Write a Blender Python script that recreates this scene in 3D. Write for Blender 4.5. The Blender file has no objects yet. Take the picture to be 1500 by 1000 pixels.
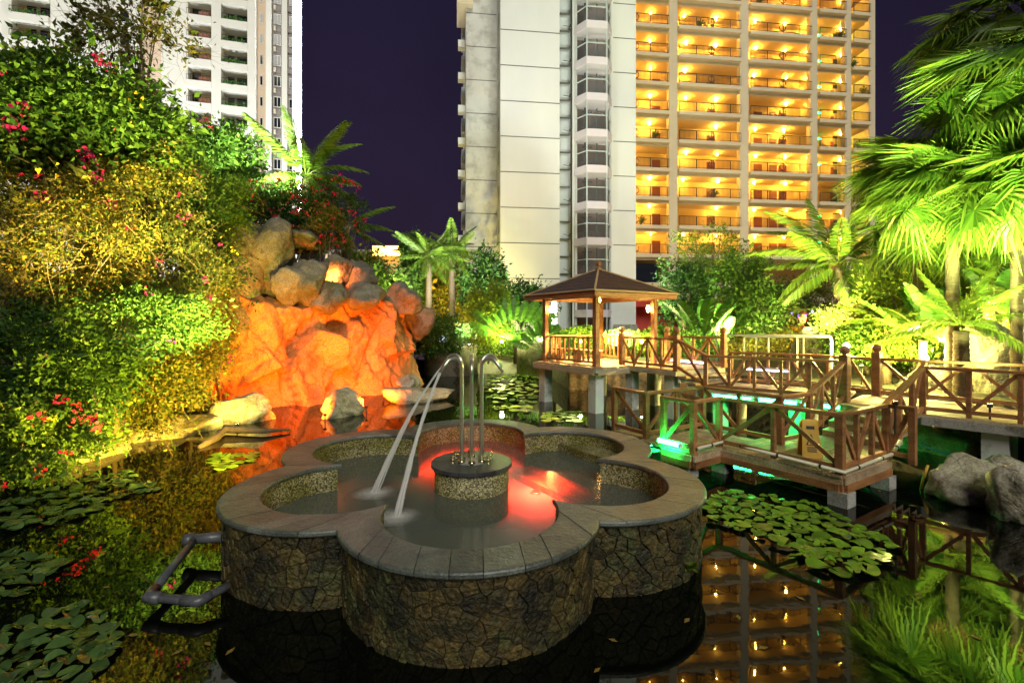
import bpy, bmesh, math, random
import numpy as np
from mathutils import Vector, Matrix, Euler, noise as mnoise
from mathutils.geometry import delaunay_2d_cdt
R = math.radians
random.seed(7)
rng = np.random.default_rng(11)
scene = bpy.context.scene
C = scene.collection

# ------------------------------------------------------------------ camera, sky, light, exposure
FPX, HOR, CAMZ = 708.0, 475.0, 2.6          # focal length in photo pixels, horizon row, eye height above the pond
cam_d = bpy.data.cameras.new('camera'); cam = bpy.data.objects.new('camera', cam_d); C.objects.link(cam)
cam.location = (0, 0, CAMZ); cam.rotation_euler = (R(90), 0, 0)
cam_d.sensor_width = 36; cam_d.lens = 36 * FPX / 1500.0
cam_d.shift_y = -(500 - HOR) / 1500.0
cam_d.clip_start = 0.05; cam_d.clip_end = 1500
scene.camera = cam

world = bpy.data.worlds.new('World'); scene.world = world; world.use_nodes = True
wn, wl = world.node_tree.nodes, world.node_tree.links
wn.clear()
w_out = wn.new('ShaderNodeOutputWorld'); w_bg = wn.new('ShaderNodeBackground')
w_tc = wn.new('ShaderNodeTexCoord'); w_sep = wn.new('ShaderNodeSeparateXYZ'); w_rmp = wn.new('ShaderNodeValToRGB')
w_rmp.color_ramp.elements[0].position = 0.0; w_rmp.color_ramp.elements[0].color = (.032, .018, .031, 1)
w_rmp.color_ramp.elements[1].position = 0.7; w_rmp.color_ramp.elements[1].color = (.0072, .0062, .0175, 1)
w_e = w_rmp.color_ramp.elements.new(.16); w_e.color = (.0155, .0098, .0235, 1)
wl.new(w_tc.outputs['Generated'], w_sep.inputs[0]); wl.new(w_sep.outputs['Z'], w_rmp.inputs[0])
w_nz = wn.new('ShaderNodeTexNoise'); w_nz.inputs['Scale'].default_value = 2.2; w_nz.inputs['Detail'].default_value = 5
w_mr = wn.new('ShaderNodeMapRange'); w_mr.inputs['From Min'].default_value = .3; w_mr.inputs['From Max'].default_value = .7
w_mr.inputs['To Min'].default_value = .82; w_mr.inputs['To Max'].default_value = 1.2
w_mx = wn.new('ShaderNodeMixRGB'); w_mx.blend_type = 'MULTIPLY'; w_mx.inputs[0].default_value = 1
wl.new(w_tc.outputs['Generated'], w_nz.inputs['Vector']); wl.new(w_nz.outputs[0], w_mr.inputs[0])
wl.new(w_rmp.outputs[0], w_mx.inputs[1]); wl.new(w_mr.outputs[0], w_mx.inputs[2]); wl.new(w_mx.outputs[0], w_bg.inputs['Color']); wl.new(w_bg.outputs[0], w_out.inputs['Surface'])
w_bg.inputs['Strength'].default_value = 1.0

sun_d = bpy.data.lights.new('night_fill', 'SUN'); sun = bpy.data.objects.new('night_fill', sun_d); C.objects.link(sun)
sun_d.energy = 1.5; sun_d.angle = R(30); sun_d.color = (1.0, .97, .85)  # broad fill light added to brighten the whole night scene
sun.rotation_euler = (R(54), 0, R(16)); sun.location = (0, -10, 30)

scene.view_settings.view_transform = 'Standard'; scene.view_settings.look = 'None'
scene.view_settings.exposure = 0.55; scene.view_settings.gamma = 1.0
try: scene.view_settings.use_curve_mapping = False
except Exception: pass
cy = scene.cycles
cy.use_denoising = True; cy.max_bounces = 7; cy.diffuse_bounces = 3; cy.glossy_bounces = 3
cy.transmission_bounces = 4; cy.transparent_max_bounces = 10; cy.sample_clamp_indirect = 3.0
cy.sample_clamp_direct = 0; cy.caustics_reflective = False; cy.caustics_refractive = False
try: cy.use_light_tree = True
except Exception: pass

# ------------------------------------------------------------------ helpers
def W(px, py, Y): return Vector(((px - 750) / FPX * Y, Y, CAMZ - (py - HOR) / FPX * Y))
def G(px, py, z=0.0):
    Y = FPX * (CAMZ - z) / (py - HOR); return Vector(((px - 750) / FPX * Y, Y, z))

class MB:
    def __init__(s): s.v = []; s.f = []
    def add(s, vs, fs):
        k = len(s.v); s.v += [tuple(p) for p in vs]; s.f += [tuple(i + k for i in f) for f in fs]; return s
    def box(s, lo, hi):
        x0, y0, z0 = lo; x1, y1, z1 = hi
        return s.add([(x0,y0,z0),(x1,y0,z0),(x1,y1,z0),(x0,y1,z0),(x0,y0,z1),(x1,y0,z1),(x1,y1,z1),(x0,y1,z1)],
                     [(0,3,2,1),(4,5,6,7),(0,1,5,4),(1,2,6,5),(2,3,7,6),(3,0,4,7)])
    def obox(s, o, ax, ay, az):            # oriented box: corner o and three edge vectors
        o, ax, ay, az = Vector(o), Vector(ax), Vector(ay), Vector(az)
        p = [o, o+ax, o+ax+ay, o+ay]; p += [q + az for q in p]
        return s.add(p, [(0,3,2,1),(4,5,6,7),(0,1,5,4),(1,2,6,5),(2,3,7,6),(3,0,4,7)])
    def bar(s, a, b, w, h, up=(0,0,1), c=0.0):           # rectangular bar from a to b with small chamfer c
        a, b = Vector(a), Vector(b); d = (b - a).normalized(); up = Vector(up)
        if abs(d.dot(up)) > .99: up = Vector((0, 1, 0)) if abs(d.y) < .9 else Vector((1, 0, 0))
        sx = d.cross(up).normalized(); sz = sx.cross(d).normalized()
        if c <= 0: prof = [(-w/2,-h/2),(w/2,-h/2),(w/2,h/2),(-w/2,h/2)]
        else: prof = [(-w/2+c,-h/2),(w/2-c,-h/2),(w/2,-h/2+c),(w/2,h/2-c),(w/2-c,h/2),(-w/2+c,h/2),(-w/2,h/2-c),(-w/2,-h/2+c)]
        n = len(prof)
        vs = [a + sx*x + sz*z for x, z in prof] + [b + sx*x + sz*z for x, z in prof]
        fs = [(i, (i+1) % n, n + (i+1) % n, n + i) for i in range(n)] + [tuple(range(n-1, -1, -1)), tuple(range(n, 2*n))]
        return s.add(vs, fs)
    def tube(s, pts, r, n=8, cap=True):
        pts = [Vector(p) for p in pts]; m = len(pts)
        rr = r if hasattr(r, '__len__') else [r] * m
        vs = []; prev = None
        for i, p in enumerate(pts):
            d = (pts[min(i+1, m-1)] - pts[max(i-1, 0)]).normalized()
            if prev is None:
                ref = Vector((0,0,1)) if abs(d.z) < .9 else Vector((1,0,0)); sx = d.cross(ref).normalized()
            else:
                sx = (prev - d * prev.dot(d)).normalized()
            prev = sx; sy = d.cross(sx)
            for k in range(n):
                t = 2*math.pi*k/n; vs.append(p + (sx*math.cos(t) + sy*math.sin(t)) * rr[i])
        fs = []
        for i in range(m-1):
            for k in range(n):
                fs.append((i*n+k, i*n+(k+1) % n, (i+1)*n+(k+1) % n, (i+1)*n+k))
        if cap: fs += [tuple(range(n-1, -1, -1)), tuple((m-1)*n+k for k in range(n))]
        return s.add(vs, fs)
    def lathe(s, prof, n=16, o=(0,0,0)):
        o = Vector(o); vs = []; fs = []; m = len(prof)
        for (r, z) in prof:
            for k in range(n):
                t = 2*math.pi*k/n; vs.append((o.x + r*math.cos(t), o.y + r*math.sin(t), o.z + z))
        for i in range(m-1):
            for k in range(n): fs.append((i*n+k, i*n+(k+1) % n, (i+1)*n+(k+1) % n, (i+1)*n+k))
        fs += [tuple(range(n-1, -1, -1)), tuple((m-1)*n+k for k in range(n))]
        return s.add(vs, fs)
    def prism(s, poly, z0, z1):
        n = len(poly); vs = [(p[0], p[1], z0) for p in poly] + [(p[0], p[1], z1) for p in poly]
        return s.add(vs, [(i, (i+1) % n, n+(i+1) % n, n+i) for i in range(n)] + [tuple(range(n-1, -1, -1)), tuple(range(n, 2*n))])
    def mesh(s, name, mat, off=(0,0,0), smooth=False):
        me = bpy.data.meshes.new(name); o = Vector(off)
        me.from_pydata([(p[0]-o.x, p[1]-o.y, p[2]-o.z) for p in s.v], [], s.f); me.update()
        if mat: me.materials.append(mat)
        if smooth: me.polygons.foreach_set('use_smooth', [True]*len(me.polygons))
        return me

def link(name, me, parent=None, loc=None, rot=None, scl=None):
    o = bpy.data.objects.new(name, me); C.objects.link(o)
    if parent is not None: o.parent = parent
    if loc is not None: o.location = loc
    if rot is not None: o.rotation_euler = rot
    if scl is not None: o.scale = scl
    return o
def tag(o, label, cat, group=None):
    o['label'] = label; o['category'] = cat
    if group: o['group'] = group
    return o
def thing(name, label, cat, loc=(0,0,0), group=None, rz=0):
    o = bpy.data.objects.new(name, None); C.objects.link(o); o.location = loc; o.rotation_euler = (0,0,rz)
    o.empty_display_size = .2
    return tag(o, label, cat, group)
def root_of(t):
    while t.parent: t = t.parent
    return t
def part(t, name, mb, mat, smooth=False):            # mb holds world coordinates; thing t is unrotated
    return link(name, mb.mesh(name, mat, root_of(t).location, smooth), t)
def whole(name, label, cat, mb, mat, smooth=False, group=None, base=None):
    b = Vector(base) if base is not None else Vector((sum(p[0] for p in mb.v)/len(mb.v), sum(p[1] for p in mb.v)/len(mb.v), min(p[2] for p in mb.v)))
    o = link(name, mb.mesh(name, mat, b, smooth), None, b)
    return tag(o, label, cat, group)
def struct(name, me):
    o = link(name, me); o['kind'] = 'structure'; return o

def quads_mesh(name, V, mat, tint=None, k=4):
    """V: (N,k,3) float array of separate k-gons; fast mesh."""
    N = len(V); me = bpy.data.meshes.new(name)
    me.vertices.add(N*k); me.vertices.foreach_set('co', np.ascontiguousarray(V, dtype=np.float32).ravel())
    me.loops.add(N*k); me.loops.foreach_set('vertex_index', np.arange(N*k, dtype=np.int32))
    me.polygons.add(N); me.polygons.foreach_set('loop_start', np.arange(0, N*k, k, dtype=np.int32))
    try: me.polygons.foreach_set('loop_total', np.full(N, k, dtype=np.int32))
    except Exception: pass
    me.update(calc_edges=True)
    a = me.attributes.new('tint', 'FLOAT', 'FACE')
    a.data.foreach_set('value', (rng.random(N) if tint is None else np.asarray(tint)).astype(np.float32))
    if mat: me.materials.append(mat)
    return me

# ------------------------------------------------------------------ materials
def new_mat(name):
    m = bpy.data.materials.new(name); m.use_nodes = True
    n = m.node_tree.nodes; b = n.get('Principled BSDF'); return m, n, m.node_tree.links, b
def ramp(n, stops):
    r = n.new('ShaderNodeValToRGB'); e = r.color_ramp.elements
    while len(e) > len(stops): e.remove(e[-1])
    while len(e) < len(stops): e.new(1.0)
    for x, (p, c) in zip(e, stops): x.position = p; x.color = (*c, 1)
    return r
def surf(name, cols, scale=3.0, rough=.7, bump=.15, bscale=None, metal=0, per_obj=0.0, stretch=None, detail=6, fine=None, spec=.5, stain=None, bdist=.03, crack=None):
    """Noise-coloured surface in world space; per_obj shifts brightness from piece to piece."""
    m, n, l, b = new_mat(name)
    geo = n.new('ShaderNodeNewGeometry'); mp = n.new('ShaderNodeMapping'); l.new(geo.outputs['Position'], mp.inputs[0])
    if stretch: mp.inputs['Scale'].default_value = stretch
    nz = n.new('ShaderNodeTexNoise'); nz.inputs['Scale'].default_value = scale; nz.inputs['Detail'].default_value = detail
    nz.inputs['Roughness'].default_value = .62
    l.new(mp.outputs[0], nz.inputs['Vector'])
    k = len(cols); rp = ramp(n, [(.28 + .44*i/max(1, k-1), c) for i, c in enumerate(cols)])
    l.new(nz.outputs[0], rp.inputs[0]); col = rp.outputs[0]
    if stain:                                  # (colour, scale, threshold): blotches of dirt, moss or wear
        sn = n.new('ShaderNodeTexNoise'); sn.inputs['Scale'].default_value = stain[1]; sn.inputs['Detail'].default_value = 8
        sn.inputs['Roughness'].default_value = .7
        l.new(geo.outputs['Position'], sn.inputs['Vector'])
        sr = ramp(n, [(stain[2]-.06, (0,0,0)), (stain[2]+.10, (1,1,1))]); l.new(sn.outputs[0], sr.inputs[0])
        mx = n.new('ShaderNodeMixRGB'); l.new(sr.outputs[0], mx.inputs[0]); l.new(col, mx.inputs[1]); mx.inputs[2].default_value = (*stain[0], 1); col = mx.outputs[0]
    if fine:
        fn = n.new('ShaderNodeTexNoise'); fn.inputs['Scale'].default_value = fine[0]; fn.inputs['Detail'].default_value = 2
        l.new(geo.outputs['Position'], fn.inputs['Vector'])
        mx = n.new('ShaderNodeMixRGB'); mx.blend_type = 'MULTIPLY'; mx.inputs[0].default_value = fine[1]
        fr = ramp(n, [(.35, (.25,.25,.25)), (.6, (1.25,1.25,1.25))]); l.new(fn.outputs[0], fr.inputs[0])
        l.new(col, mx.inputs[1]); l.new(fr.outputs[0], mx.inputs[2]); col = mx.outputs[0]
    if crack:                                  # (scale, width): wandering dark fissures with depth
        wz = n.new('ShaderNodeTexNoise'); wz.inputs['Scale'].default_value = crack[0]*1.4; wz.inputs['Detail'].default_value = 4; l.new(geo.outputs['Position'], wz.inputs['Vector'])
        wa = n.new('ShaderNodeMixRGB'); wa.blend_type = 'ADD'; wa.inputs[0].default_value = .55/crack[0]; l.new(geo.outputs['Position'], wa.inputs[1]); l.new(wz.outputs['Color'], wa.inputs[2])
        vo = n.new('ShaderNodeTexVoronoi'); vo.feature = 'DISTANCE_TO_EDGE'; vo.inputs['Scale'].default_value = crack[0]; l.new(wa.outputs[0], vo.inputs['Vector'])
        cr = ramp(n, [(0.0, (.22,.20,.18)), (crack[1], (1,1,1))]); l.new(vo.outputs['Distance'], cr.inputs[0])
        mx = n.new('ShaderNodeMixRGB'); mx.blend_type = 'MULTIPLY'; mx.inputs[0].default_value = crack[2]; l.new(col, mx.inputs[1]); l.new(cr.outputs[0], mx.inputs[2]); col = mx.outputs[0]
    if per_obj:
        oi = n.new('ShaderNodeObjectInfo'); mr = n.new('ShaderNodeMapRange')
        mr.inputs['To Min'].default_value = 1-per_obj; mr.inputs['To Max'].default_value = 1+per_obj
        l.new(oi.outputs['Random'], mr.inputs[0]); mx = n.new('ShaderNodeMixRGB'); mx.blend_type = 'MULTIPLY'; mx.inputs[0].default_value = 1
        l.new(col, mx.inputs[1]); l.new(mr.outputs[0], mx.inputs[2]); col = mx.outputs[0]
    l.new(col, b.inputs['Base Color'])
    b.inputs['Roughness'].default_value = rough; b.inputs['Metallic'].default_value = metal
    b.inputs['Specular IOR Level'].default_value = spec
    if bump:
        bn = n.new('ShaderNodeTexNoise'); bn.inputs['Scale'].default_value = bscale or scale*6; bn.inputs['Detail'].default_value = 5
        l.new(mp.outputs[0], bn.inputs['Vector'])
        bp = n.new('ShaderNodeBump'); bp.inputs['Strength'].default_value = bump; bp.inputs['Distance'].default_value = bdist
        l.new(bn.outputs[0], bp.inputs['Height'])
        if crack:
            b2 = n.new('ShaderNodeBump'); b2.inputs['Strength'].default_value = .45; b2.inputs['Distance'].default_value = .08
            l.new(cr.outputs[0], b2.inputs['Height']); l.new(bp.outputs[0], b2.inputs['Normal']); bp = b2
        l.new(bp.outputs[0], b.inputs['Normal'])
    return m
def leafmat(name, cols, trans=.35, rough=.6, spec=.15):
    m, n, l, b = new_mat(name)
    at = n.new('ShaderNodeAttribute'); at.attribute_name = 'tint'
    k = len(cols); rp = ramp(n, [(i/max(1, k-1), c) for i, c in enumerate(cols)])
    l.new(at.outputs['Fac'], rp.inputs[0]); l.new(rp.outputs[0], b.inputs['Base Color'])
    b.inputs['Roughness'].default_value = rough; b.inputs['Specular IOR Level'].default_value = spec
    tr = n.new('ShaderNodeBsdfTranslucent'); l.new(rp.outputs[0], tr.inputs['Color'])
    mx = n.new('ShaderNodeMixShader'); mx.inputs[0].default_value = trans
    out = n.get('Material Output'); l.new(b.outputs[0], mx.inputs[1]); l.new(tr.outputs[0], mx.inputs[2]); l.new(mx.outputs[0], out.inputs['Surface'])
    return m
def glow(name, col, strength):
    m, n, l, b = new_mat(name)
    n.remove(b); e = n.new('ShaderNodeEmission'); e.inputs[0].default_value = (*col, 1); e.inputs[1].default_value = strength
    l.new(e.outputs[0], n.get('Material Output').inputs['Surface']); return m

M = {}
WOODC = [(.16,.066,.026),(.32,.14,.05),(.42,.20,.075)]
M['wood'] = surf('brown_wood', WOODC, 2.2, .5, .25, 30, per_obj=.25, stretch=(1,1,4), fine=(60,.45))
M['wood_pale'] = surf('weathered_plank', [(.24,.16,.09),(.40,.29,.17),(.50,.39,.25)], 3, .7, .3, 25, per_obj=.25, fine=(50,.5))
M['fascia'] = surf('pale_trim', [(.30,.27,.19),(.44,.41,.31)], 4, .6, .15, per_obj=.1)
M['shingle'] = surf('roof_felt', [(.035,.014,.011),(.075,.03,.022)], 6, .85, .5, 60, fine=(90,.5))
M['trim_tan'] = surf('tan_batten', [(.34,.22,.10),(.48,.34,.17)], 4, .55, .1)
M['concrete'] = surf('concrete', [(.24,.23,.20),(.38,.37,.33),(.46,.45,.41)], 2.5, .85, .25, 25, fine=(50,.4), stain=((.10,.09,.06), 1.7, .56))
M['pier'] = surf('painted_pier', [(.58,.60,.56),(.72,.73,.69)], 1.5, .6, .1, stain=((.26,.25,.20), 2.3, .58))
M['slabtop'] = surf('walkway_paving', [(.46,.34,.17),(.58,.44,.24)], 3, .7, .15, fine=(40,.3))
M['coping'] = surf('slate_coping', [(.060,.070,.058),(.110,.126,.104),(.155,.174,.142)], 2.6, .42, .35, 22, per_obj=.28, fine=(75,.6), stain=((.055,.058,.056), 3.0, .57))
M['slate_dark'] = surf('dark_slate', [(.03,.031,.034),(.07,.072,.075)], 6, .35, .3, 40, per_obj=.25)
M['stone'] = surf('mossy_wall_stone', [(.012,.011,.004),(.030,.026,.007),(.082,.055,.012),(.050,.056,.010)], 2.6, .62, 1.0, 22, bdist=.045, per_obj=.55, fine=(30,.75), stain=((.045,.055,.014), 1.5, .55))
M['mortar'] = surf('dark_mortar', [(.010,.009,.004),(.028,.024,.010)], 5, .9, .3)
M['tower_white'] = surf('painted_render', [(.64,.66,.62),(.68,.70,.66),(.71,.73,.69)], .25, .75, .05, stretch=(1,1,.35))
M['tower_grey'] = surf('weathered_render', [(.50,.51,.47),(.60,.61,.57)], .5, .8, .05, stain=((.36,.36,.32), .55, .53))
M['tower_blue'] = surf('pale_blue_render', [(.46,.52,.52),(.54,.59,.58)], .5, .7, .05)
M['seam'] = surf('dark_seam', [(.10,.10,.09),(.14,.14,.12)], 2, .8, 0)
M['band_lilac'] = surf('lilac_band', [(.60,.55,.57),(.66,.61,.63)], .6, .5, .03)
M['shaft'] = surf('shaft_back', [(.14,.062,.045),(.20,.09,.065)], .9, .7, .05)
M['iron'] = surf('dark_iron', [(.018,.015,.012),(.035,.028,.02)], 8, .5, .05)
M['cream'] = surf('cream_render', [(.62,.45,.21),(.70,.52,.26)], .6, .7, .04)
M['cream2'] = surf('pale_cream_render', [(.62,.53,.36),(.68,.59,.41)], .5, .7, .04)
M['door'] = surf('red_brown_door', [(.15,.035,.015),(.22,.06,.025)], 3, .45, .05, per_obj=.3)
M['lt_wall'] = surf('ivory_render', [(.70,.68,.60),(.77,.75,.67)], .3, .7, .04)
M['lt_peach'] = surf('peach_render', [(.62,.47,.33),(.70,.55,.40)], .5, .7, .04)
M['lt_grey'] = surf('louvre_grey', [(.18,.16,.15),(.28,.25,.23)], 3, .6, .05)
M['steel'] = surf('polished_steel', [(.66,.63,.50),(.76,.73,.60)], 5, .30, 0, metal=.85)
M['brass'] = surf('brass_fitting', [(.42,.40,.22),(.56,.52,.30)], 12, .25, 0, metal=1)
M['pvc'] = surf('grey_plastic_pipe', [(.075,.08,.088),(.11,.115,.125)], 6, .38, .08, fine=(50,.4))
M['ivory_pipe'] = surf('ivory_plastic_pipe', [(.52,.49,.33),(.62,.58,.42)], 5, .35, .04)
M['white_tube'] = surf('white_painted_tube', [(.66,.67,.70),(.74,.75,.78)], 4, .3, 0)
M['yellow'] = surf('yellow_plastic', [(.62,.36,.02),(.70,.42,.03)], 6, .4, .03)
M['black'] = surf('black_print', [(.01,.01,.01),(.02,.02,.02)], 6, .5, 0)
M['rock_orange'] = surf('tan_rock', [(.34,.13,.032),(.50,.20,.05),(.58,.27,.08)], .9, .75, .7, 3.5, fine=(22,.4), stain=((.20,.10,.035), 1.3, .58), bdist=.16, crack=(.55,.012,.26))
M['rock'] = surf('grey_rock', [(.075,.07,.052),(.16,.148,.11),(.25,.23,.175)], 1.6, .8, .9, 4, bdist=.14, crack=(1.0,.012,.3), fine=(30,.5), per_obj=.15, stain=((.09,.10,.035), 1.1, .56))
M['rock_pale'] = surf('pale_boulder', [(.24,.215,.15),(.39,.355,.26),(.48,.44,.34)], 2.0, .7, .8, 5, bdist=.10, crack=(1.3,.012,.3), fine=(35,.45), per_obj=.12, stain=((.14,.125,.06), 1.7, .56))
M['dark_wall'] = surf('dark_wall_stone', [(.03,.028,.02),(.07,.062,.045),(.12,.105,.075)], 2.4, .85, .9, 5, bdist=.10, fine=(25,.5))
M['bark'] = surf('bark', [(.09,.065,.04),(.17,.125,.08)], 8, .85, .6, 30, stretch=(1,1,.4))
M['palm_bark'] = surf('palm_bark', [(.05,.035,.018),(.11,.078,.04)], 7, .85, .7, 16, stretch=(.6,.6,3))
M['twig'] = surf('dry_twig', [(.13,.085,.03),(.22,.145,.05)], 6, .7, .1)
M['soil'] = surf('soil', [(.05,.045,.025),(.11,.09,.045)], 1.2, .95, .5, 8, stain=((.05,.08,.02), 1.0, .52))
M['aluminium'] = surf('grey_metal', [(.25,.25,.26),(.33,.33,.34)], 6, .4, 0, metal=.6)
M['glass'] = None
def glassmat():
    m, n, l, b = new_mat('window_glass')
    b.inputs['Base Color'].default_value = (.012,.016,.022,1); b.inputs['Roughness'].default_value = .06
    b.inputs['IOR'].default_value = 1.5; return m
M['glass'] = glassmat()
def clear_glass():
    m, n, l, b = new_mat('shaft_glass')
    b.inputs['Base Color'].default_value = (.62,.72,.74,1); b.inputs['Roughness'].default_value = .05
    b.inputs['Alpha'].default_value = .09; b.inputs['Specular IOR Level'].default_value = .6; return m
M['clear'] = clear_glass()
def aggregate():
    m, n, l, b = new_mat('pebble_aggregate')
    geo = n.new('ShaderNodeNewGeometry'); vo = n.new('ShaderNodeTexVoronoi'); vo.inputs['Scale'].default_value = 62
    l.new(geo.outputs['Position'], vo.inputs['Vector'])
    hs = n.new('ShaderNodeSeparateColor'); l.new(vo.outputs['Color'], hs.inputs[0])
    rp = ramp(n, [(0,(.09,.08,.035)),(.35,(.24,.21,.09)),(.65,(.46,.41,.19)),(1,(.68,.62,.38))]); l.new(hs.outputs[0], rp.inputs[0])
    dr = ramp(n, [(.0,(1,1,1)),(.5,(.8,.8,.8)),(.75,(.16,.14,.09))]); l.new(vo.outputs['Distance'], dr.inputs[0])
    mx = n.new('ShaderNodeMixRGB'); mx.blend_type = 'MULTIPLY'; mx.inputs[0].default_value = 1
    l.new(rp.outputs[0], mx.inputs[1]); l.new(dr.outputs[0], mx.inputs[2])
    nz = n.new('ShaderNodeTexNoise'); nz.inputs['Scale'].default_value = 2.2; nz.inputs['Detail'].default_value = 5
    l.new(geo.outputs['Position'], nz.inputs['Vector']); nr = ramp(n, [(.42,(1,1,.95)),(.62,(.55,.60,.22))]); l.new(nz.outputs[0], nr.inputs[0])
    m2 = n.new('ShaderNodeMixRGB'); m2.blend_type = 'MULTIPLY'; m2.inputs[0].default_value = 1
    l.new(mx.outputs[0], m2.inputs[1]); l.new(nr.outputs[0], m2.inputs[2])
    l.new(m2.outputs[0], b.inputs['Base Color']); b.inputs['Roughness'].default_value = .55
    bp = n.new('ShaderNodeBump'); bp.inputs['Strength'].default_value = .6; bp.inputs['Distance'].default_value = .01; bp.invert = True
    l.new(vo.outputs['Distance'], bp.inputs['Height']); l.new(bp.outputs[0], b.inputs['Normal']); return m
M['aggregate'] = aggregate()
def watermat(name, col, rough, strength, scale, spec=.5, stretch=(1,1,1)):
    m, n, l, b = new_mat(name)
    b.inputs['Base Color'].default_value = (*col, 1); b.inputs['Roughness'].default_value = rough; b.inputs['IOR'].default_value = 1.33
    b.inputs['Specular IOR Level'].default_value = spec
    geo = n.new('ShaderNodeNewGeometry'); mp = n.new('ShaderNodeMapping'); mp.inputs['Scale'].default_value = stretch
    l.new(geo.outputs['Position'], mp.inputs[0])
    nz = n.new('ShaderNodeTexNoise'); nz.inputs['Scale'].default_value = scale; nz.inputs['Detail'].default_value = 3
    l.new(mp.outputs[0], nz.inputs['Vector'])
    bp = n.new('ShaderNodeBump'); bp.inputs['Strength'].default_value = strength; bp.inputs['Distance'].default_value = .02
    l.new(nz.outputs[0], bp.inputs['Height']); l.new(bp.outputs[0], b.inputs['Normal']); return m
M['water'] = watermat('pond_water', (.0025,.0035,.002), .02, .05, 2.6)
M['pool'] = watermat('milky_pool_water', (.10,.112,.085), .16, .06, 4)
M['pool'].node_tree.nodes['Principled BSDF'].inputs['Alpha'].default_value = .86
def jetmat():
    m, n, l, b = new_mat('water_jet')
    b.inputs['Base Color'].default_value = (.85,.85,.82,1); b.inputs['Roughness'].default_value = .35
    b.inputs['Alpha'].default_value = .30
    try: b.inputs['Subsurface Weight'].default_value = 0
    except Exception: pass
    return m
M['jet'] = jetmat()
def foammat():
    m, n, l, b = new_mat('water_foam')
    b.inputs['Base Color'].default_value = (.85,.85,.82,1); b.inputs['Roughness'].default_value = .6
    tc = n.new('ShaderNodeTexCoord'); ln = n.new('ShaderNodeVectorMath'); ln.operation = 'LENGTH'; l.new(tc.outputs['Object'], ln.inputs[0])
    nz = n.new('ShaderNodeTexNoise'); nz.inputs['Scale'].default_value = 7; nz.inputs['Detail'].default_value = 4; l.new(tc.outputs['Object'], nz.inputs['Vector'])
    ad = n.new('ShaderNodeMath'); ad.operation = 'MULTIPLY_ADD'; ad.inputs[1].default_value = .16; l.new(nz.outputs[0], ad.inputs[0]); l.new(ln.outputs['Value'], ad.inputs[2])
    rp = ramp(n, [(.06,(.85,.85,.85)),(.16,(.42,.42,.42)),(.36,(0,0,0))]); l.new(ad.outputs[0], rp.inputs[0]); l.new(rp.outputs[0], b.inputs['Alpha']); return m
M['foam'] = foammat()
# foliage (tint picks a leaf colour)
M['leaf_dark'] = leafmat('leaf_dark_green', [(.016,.044,.009),(.036,.092,.014),(.062,.13,.02)])
M['leaf_mid'] = leafmat('leaf_mid_green', [(.034,.085,.011),(.08,.165,.02),(.14,.23,.03)])
M['leaf_olive'] = leafmat('leaf_olive', [(.035,.065,.010),(.09,.125,.016),(.18,.175,.025),(.25,.19,.03)])
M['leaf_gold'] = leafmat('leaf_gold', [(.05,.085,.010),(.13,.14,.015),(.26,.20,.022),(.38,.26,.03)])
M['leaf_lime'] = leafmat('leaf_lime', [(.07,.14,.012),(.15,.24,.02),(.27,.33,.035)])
M['palm_leaf'] = leafmat('palm_leaf', [(.05,.12,.013),(.115,.20,.02),(.21,.28,.045)], .35, .35)
M['palm_dry'] = leafmat('dry_palm_leaf', [(.16,.10,.03),(.26,.17,.05)], .2)
M['palm_dark'] = leafmat('dark_palm_leaf', [(.012,.05,.012),(.03,.085,.02)], .25, .4)
M['banana'] = leafmat('banana_leaf', [(.045,.14,.02),(.09,.20,.03)], .4, .35)
M['pad'] = surf('lily_pad', [(.07,.16,.008),(.13,.25,.014),(.19,.32,.022)], 4, .32, .08, 20, per_obj=.35)
M['pad_dark'] = surf('dark_lily_pad', [(.030,.066,.016),(.055,.105,.026),(.08,.135,.04)], 4, .22, .08, 20, per_obj=.35)
M['magenta'] = leafmat('magenta_bract', [(.50,.010,.14),(.70,.02,.24),(.60,.03,.12)], .3)
M['maroon'] = leafmat('maroon_bract', [(.22,.008,.06),(.40,.012,.11)], .3)
M['red_fl'] = leafmat('red_bract', [(.62,.012,.05),(.74,.03,.10)], .3)
M['yellow_fl'] = leafmat('yellow_petal', [(.62,.46,.015),(.70,.56,.03)], .3)
# lamps
M['g_warm'] = glow('warm_bulb', (1.0,.56,.075), 1400)
M['g_warm_dim'] = glow('dim_warm_bulb', (1.0,.53,.065), 800)
M['g_warm_hot'] = glow('bright_warm_bulb', (1.0,.60,.09), 1600)
M['g_green'] = glow('green_tube', (.006,1.0,.14), 170)
M['g_red'] = glow('red_lamp', (1.0,.16,.04), 4)
M['pool_floor'] = surf('pool_plaster', [(.34,.34,.30),(.42,.42,.37)], 2, .7, .1)
M['g_white'] = glow('white_led', (.86,.92,1.0), 50)
M['g_yellow'] = glow('garden_bulb', (1.0,.80,.20), 130)
M['g_lamp'] = glow('pole_lamp', (.92,1.0,.82), 14)
M['g_orange'] = glow('gazebo_bulb', (1.0,.52,.12), 170)
M['g_violet'] = glow('violet_tube', (.62,.60,1.0), 10)
M['g_lantern'] = glow('red_lantern', (1.0,.16,.04), 7)
M['g_exit'] = glow('green_sign', (.05,1.0,.25), 8)
M['g_fairy'] = glow('blue_fairy', (.16,.10,1.0), 7)
M['g_room'] = glow('lit_room', (1.0,.50,.10), 7)

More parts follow.
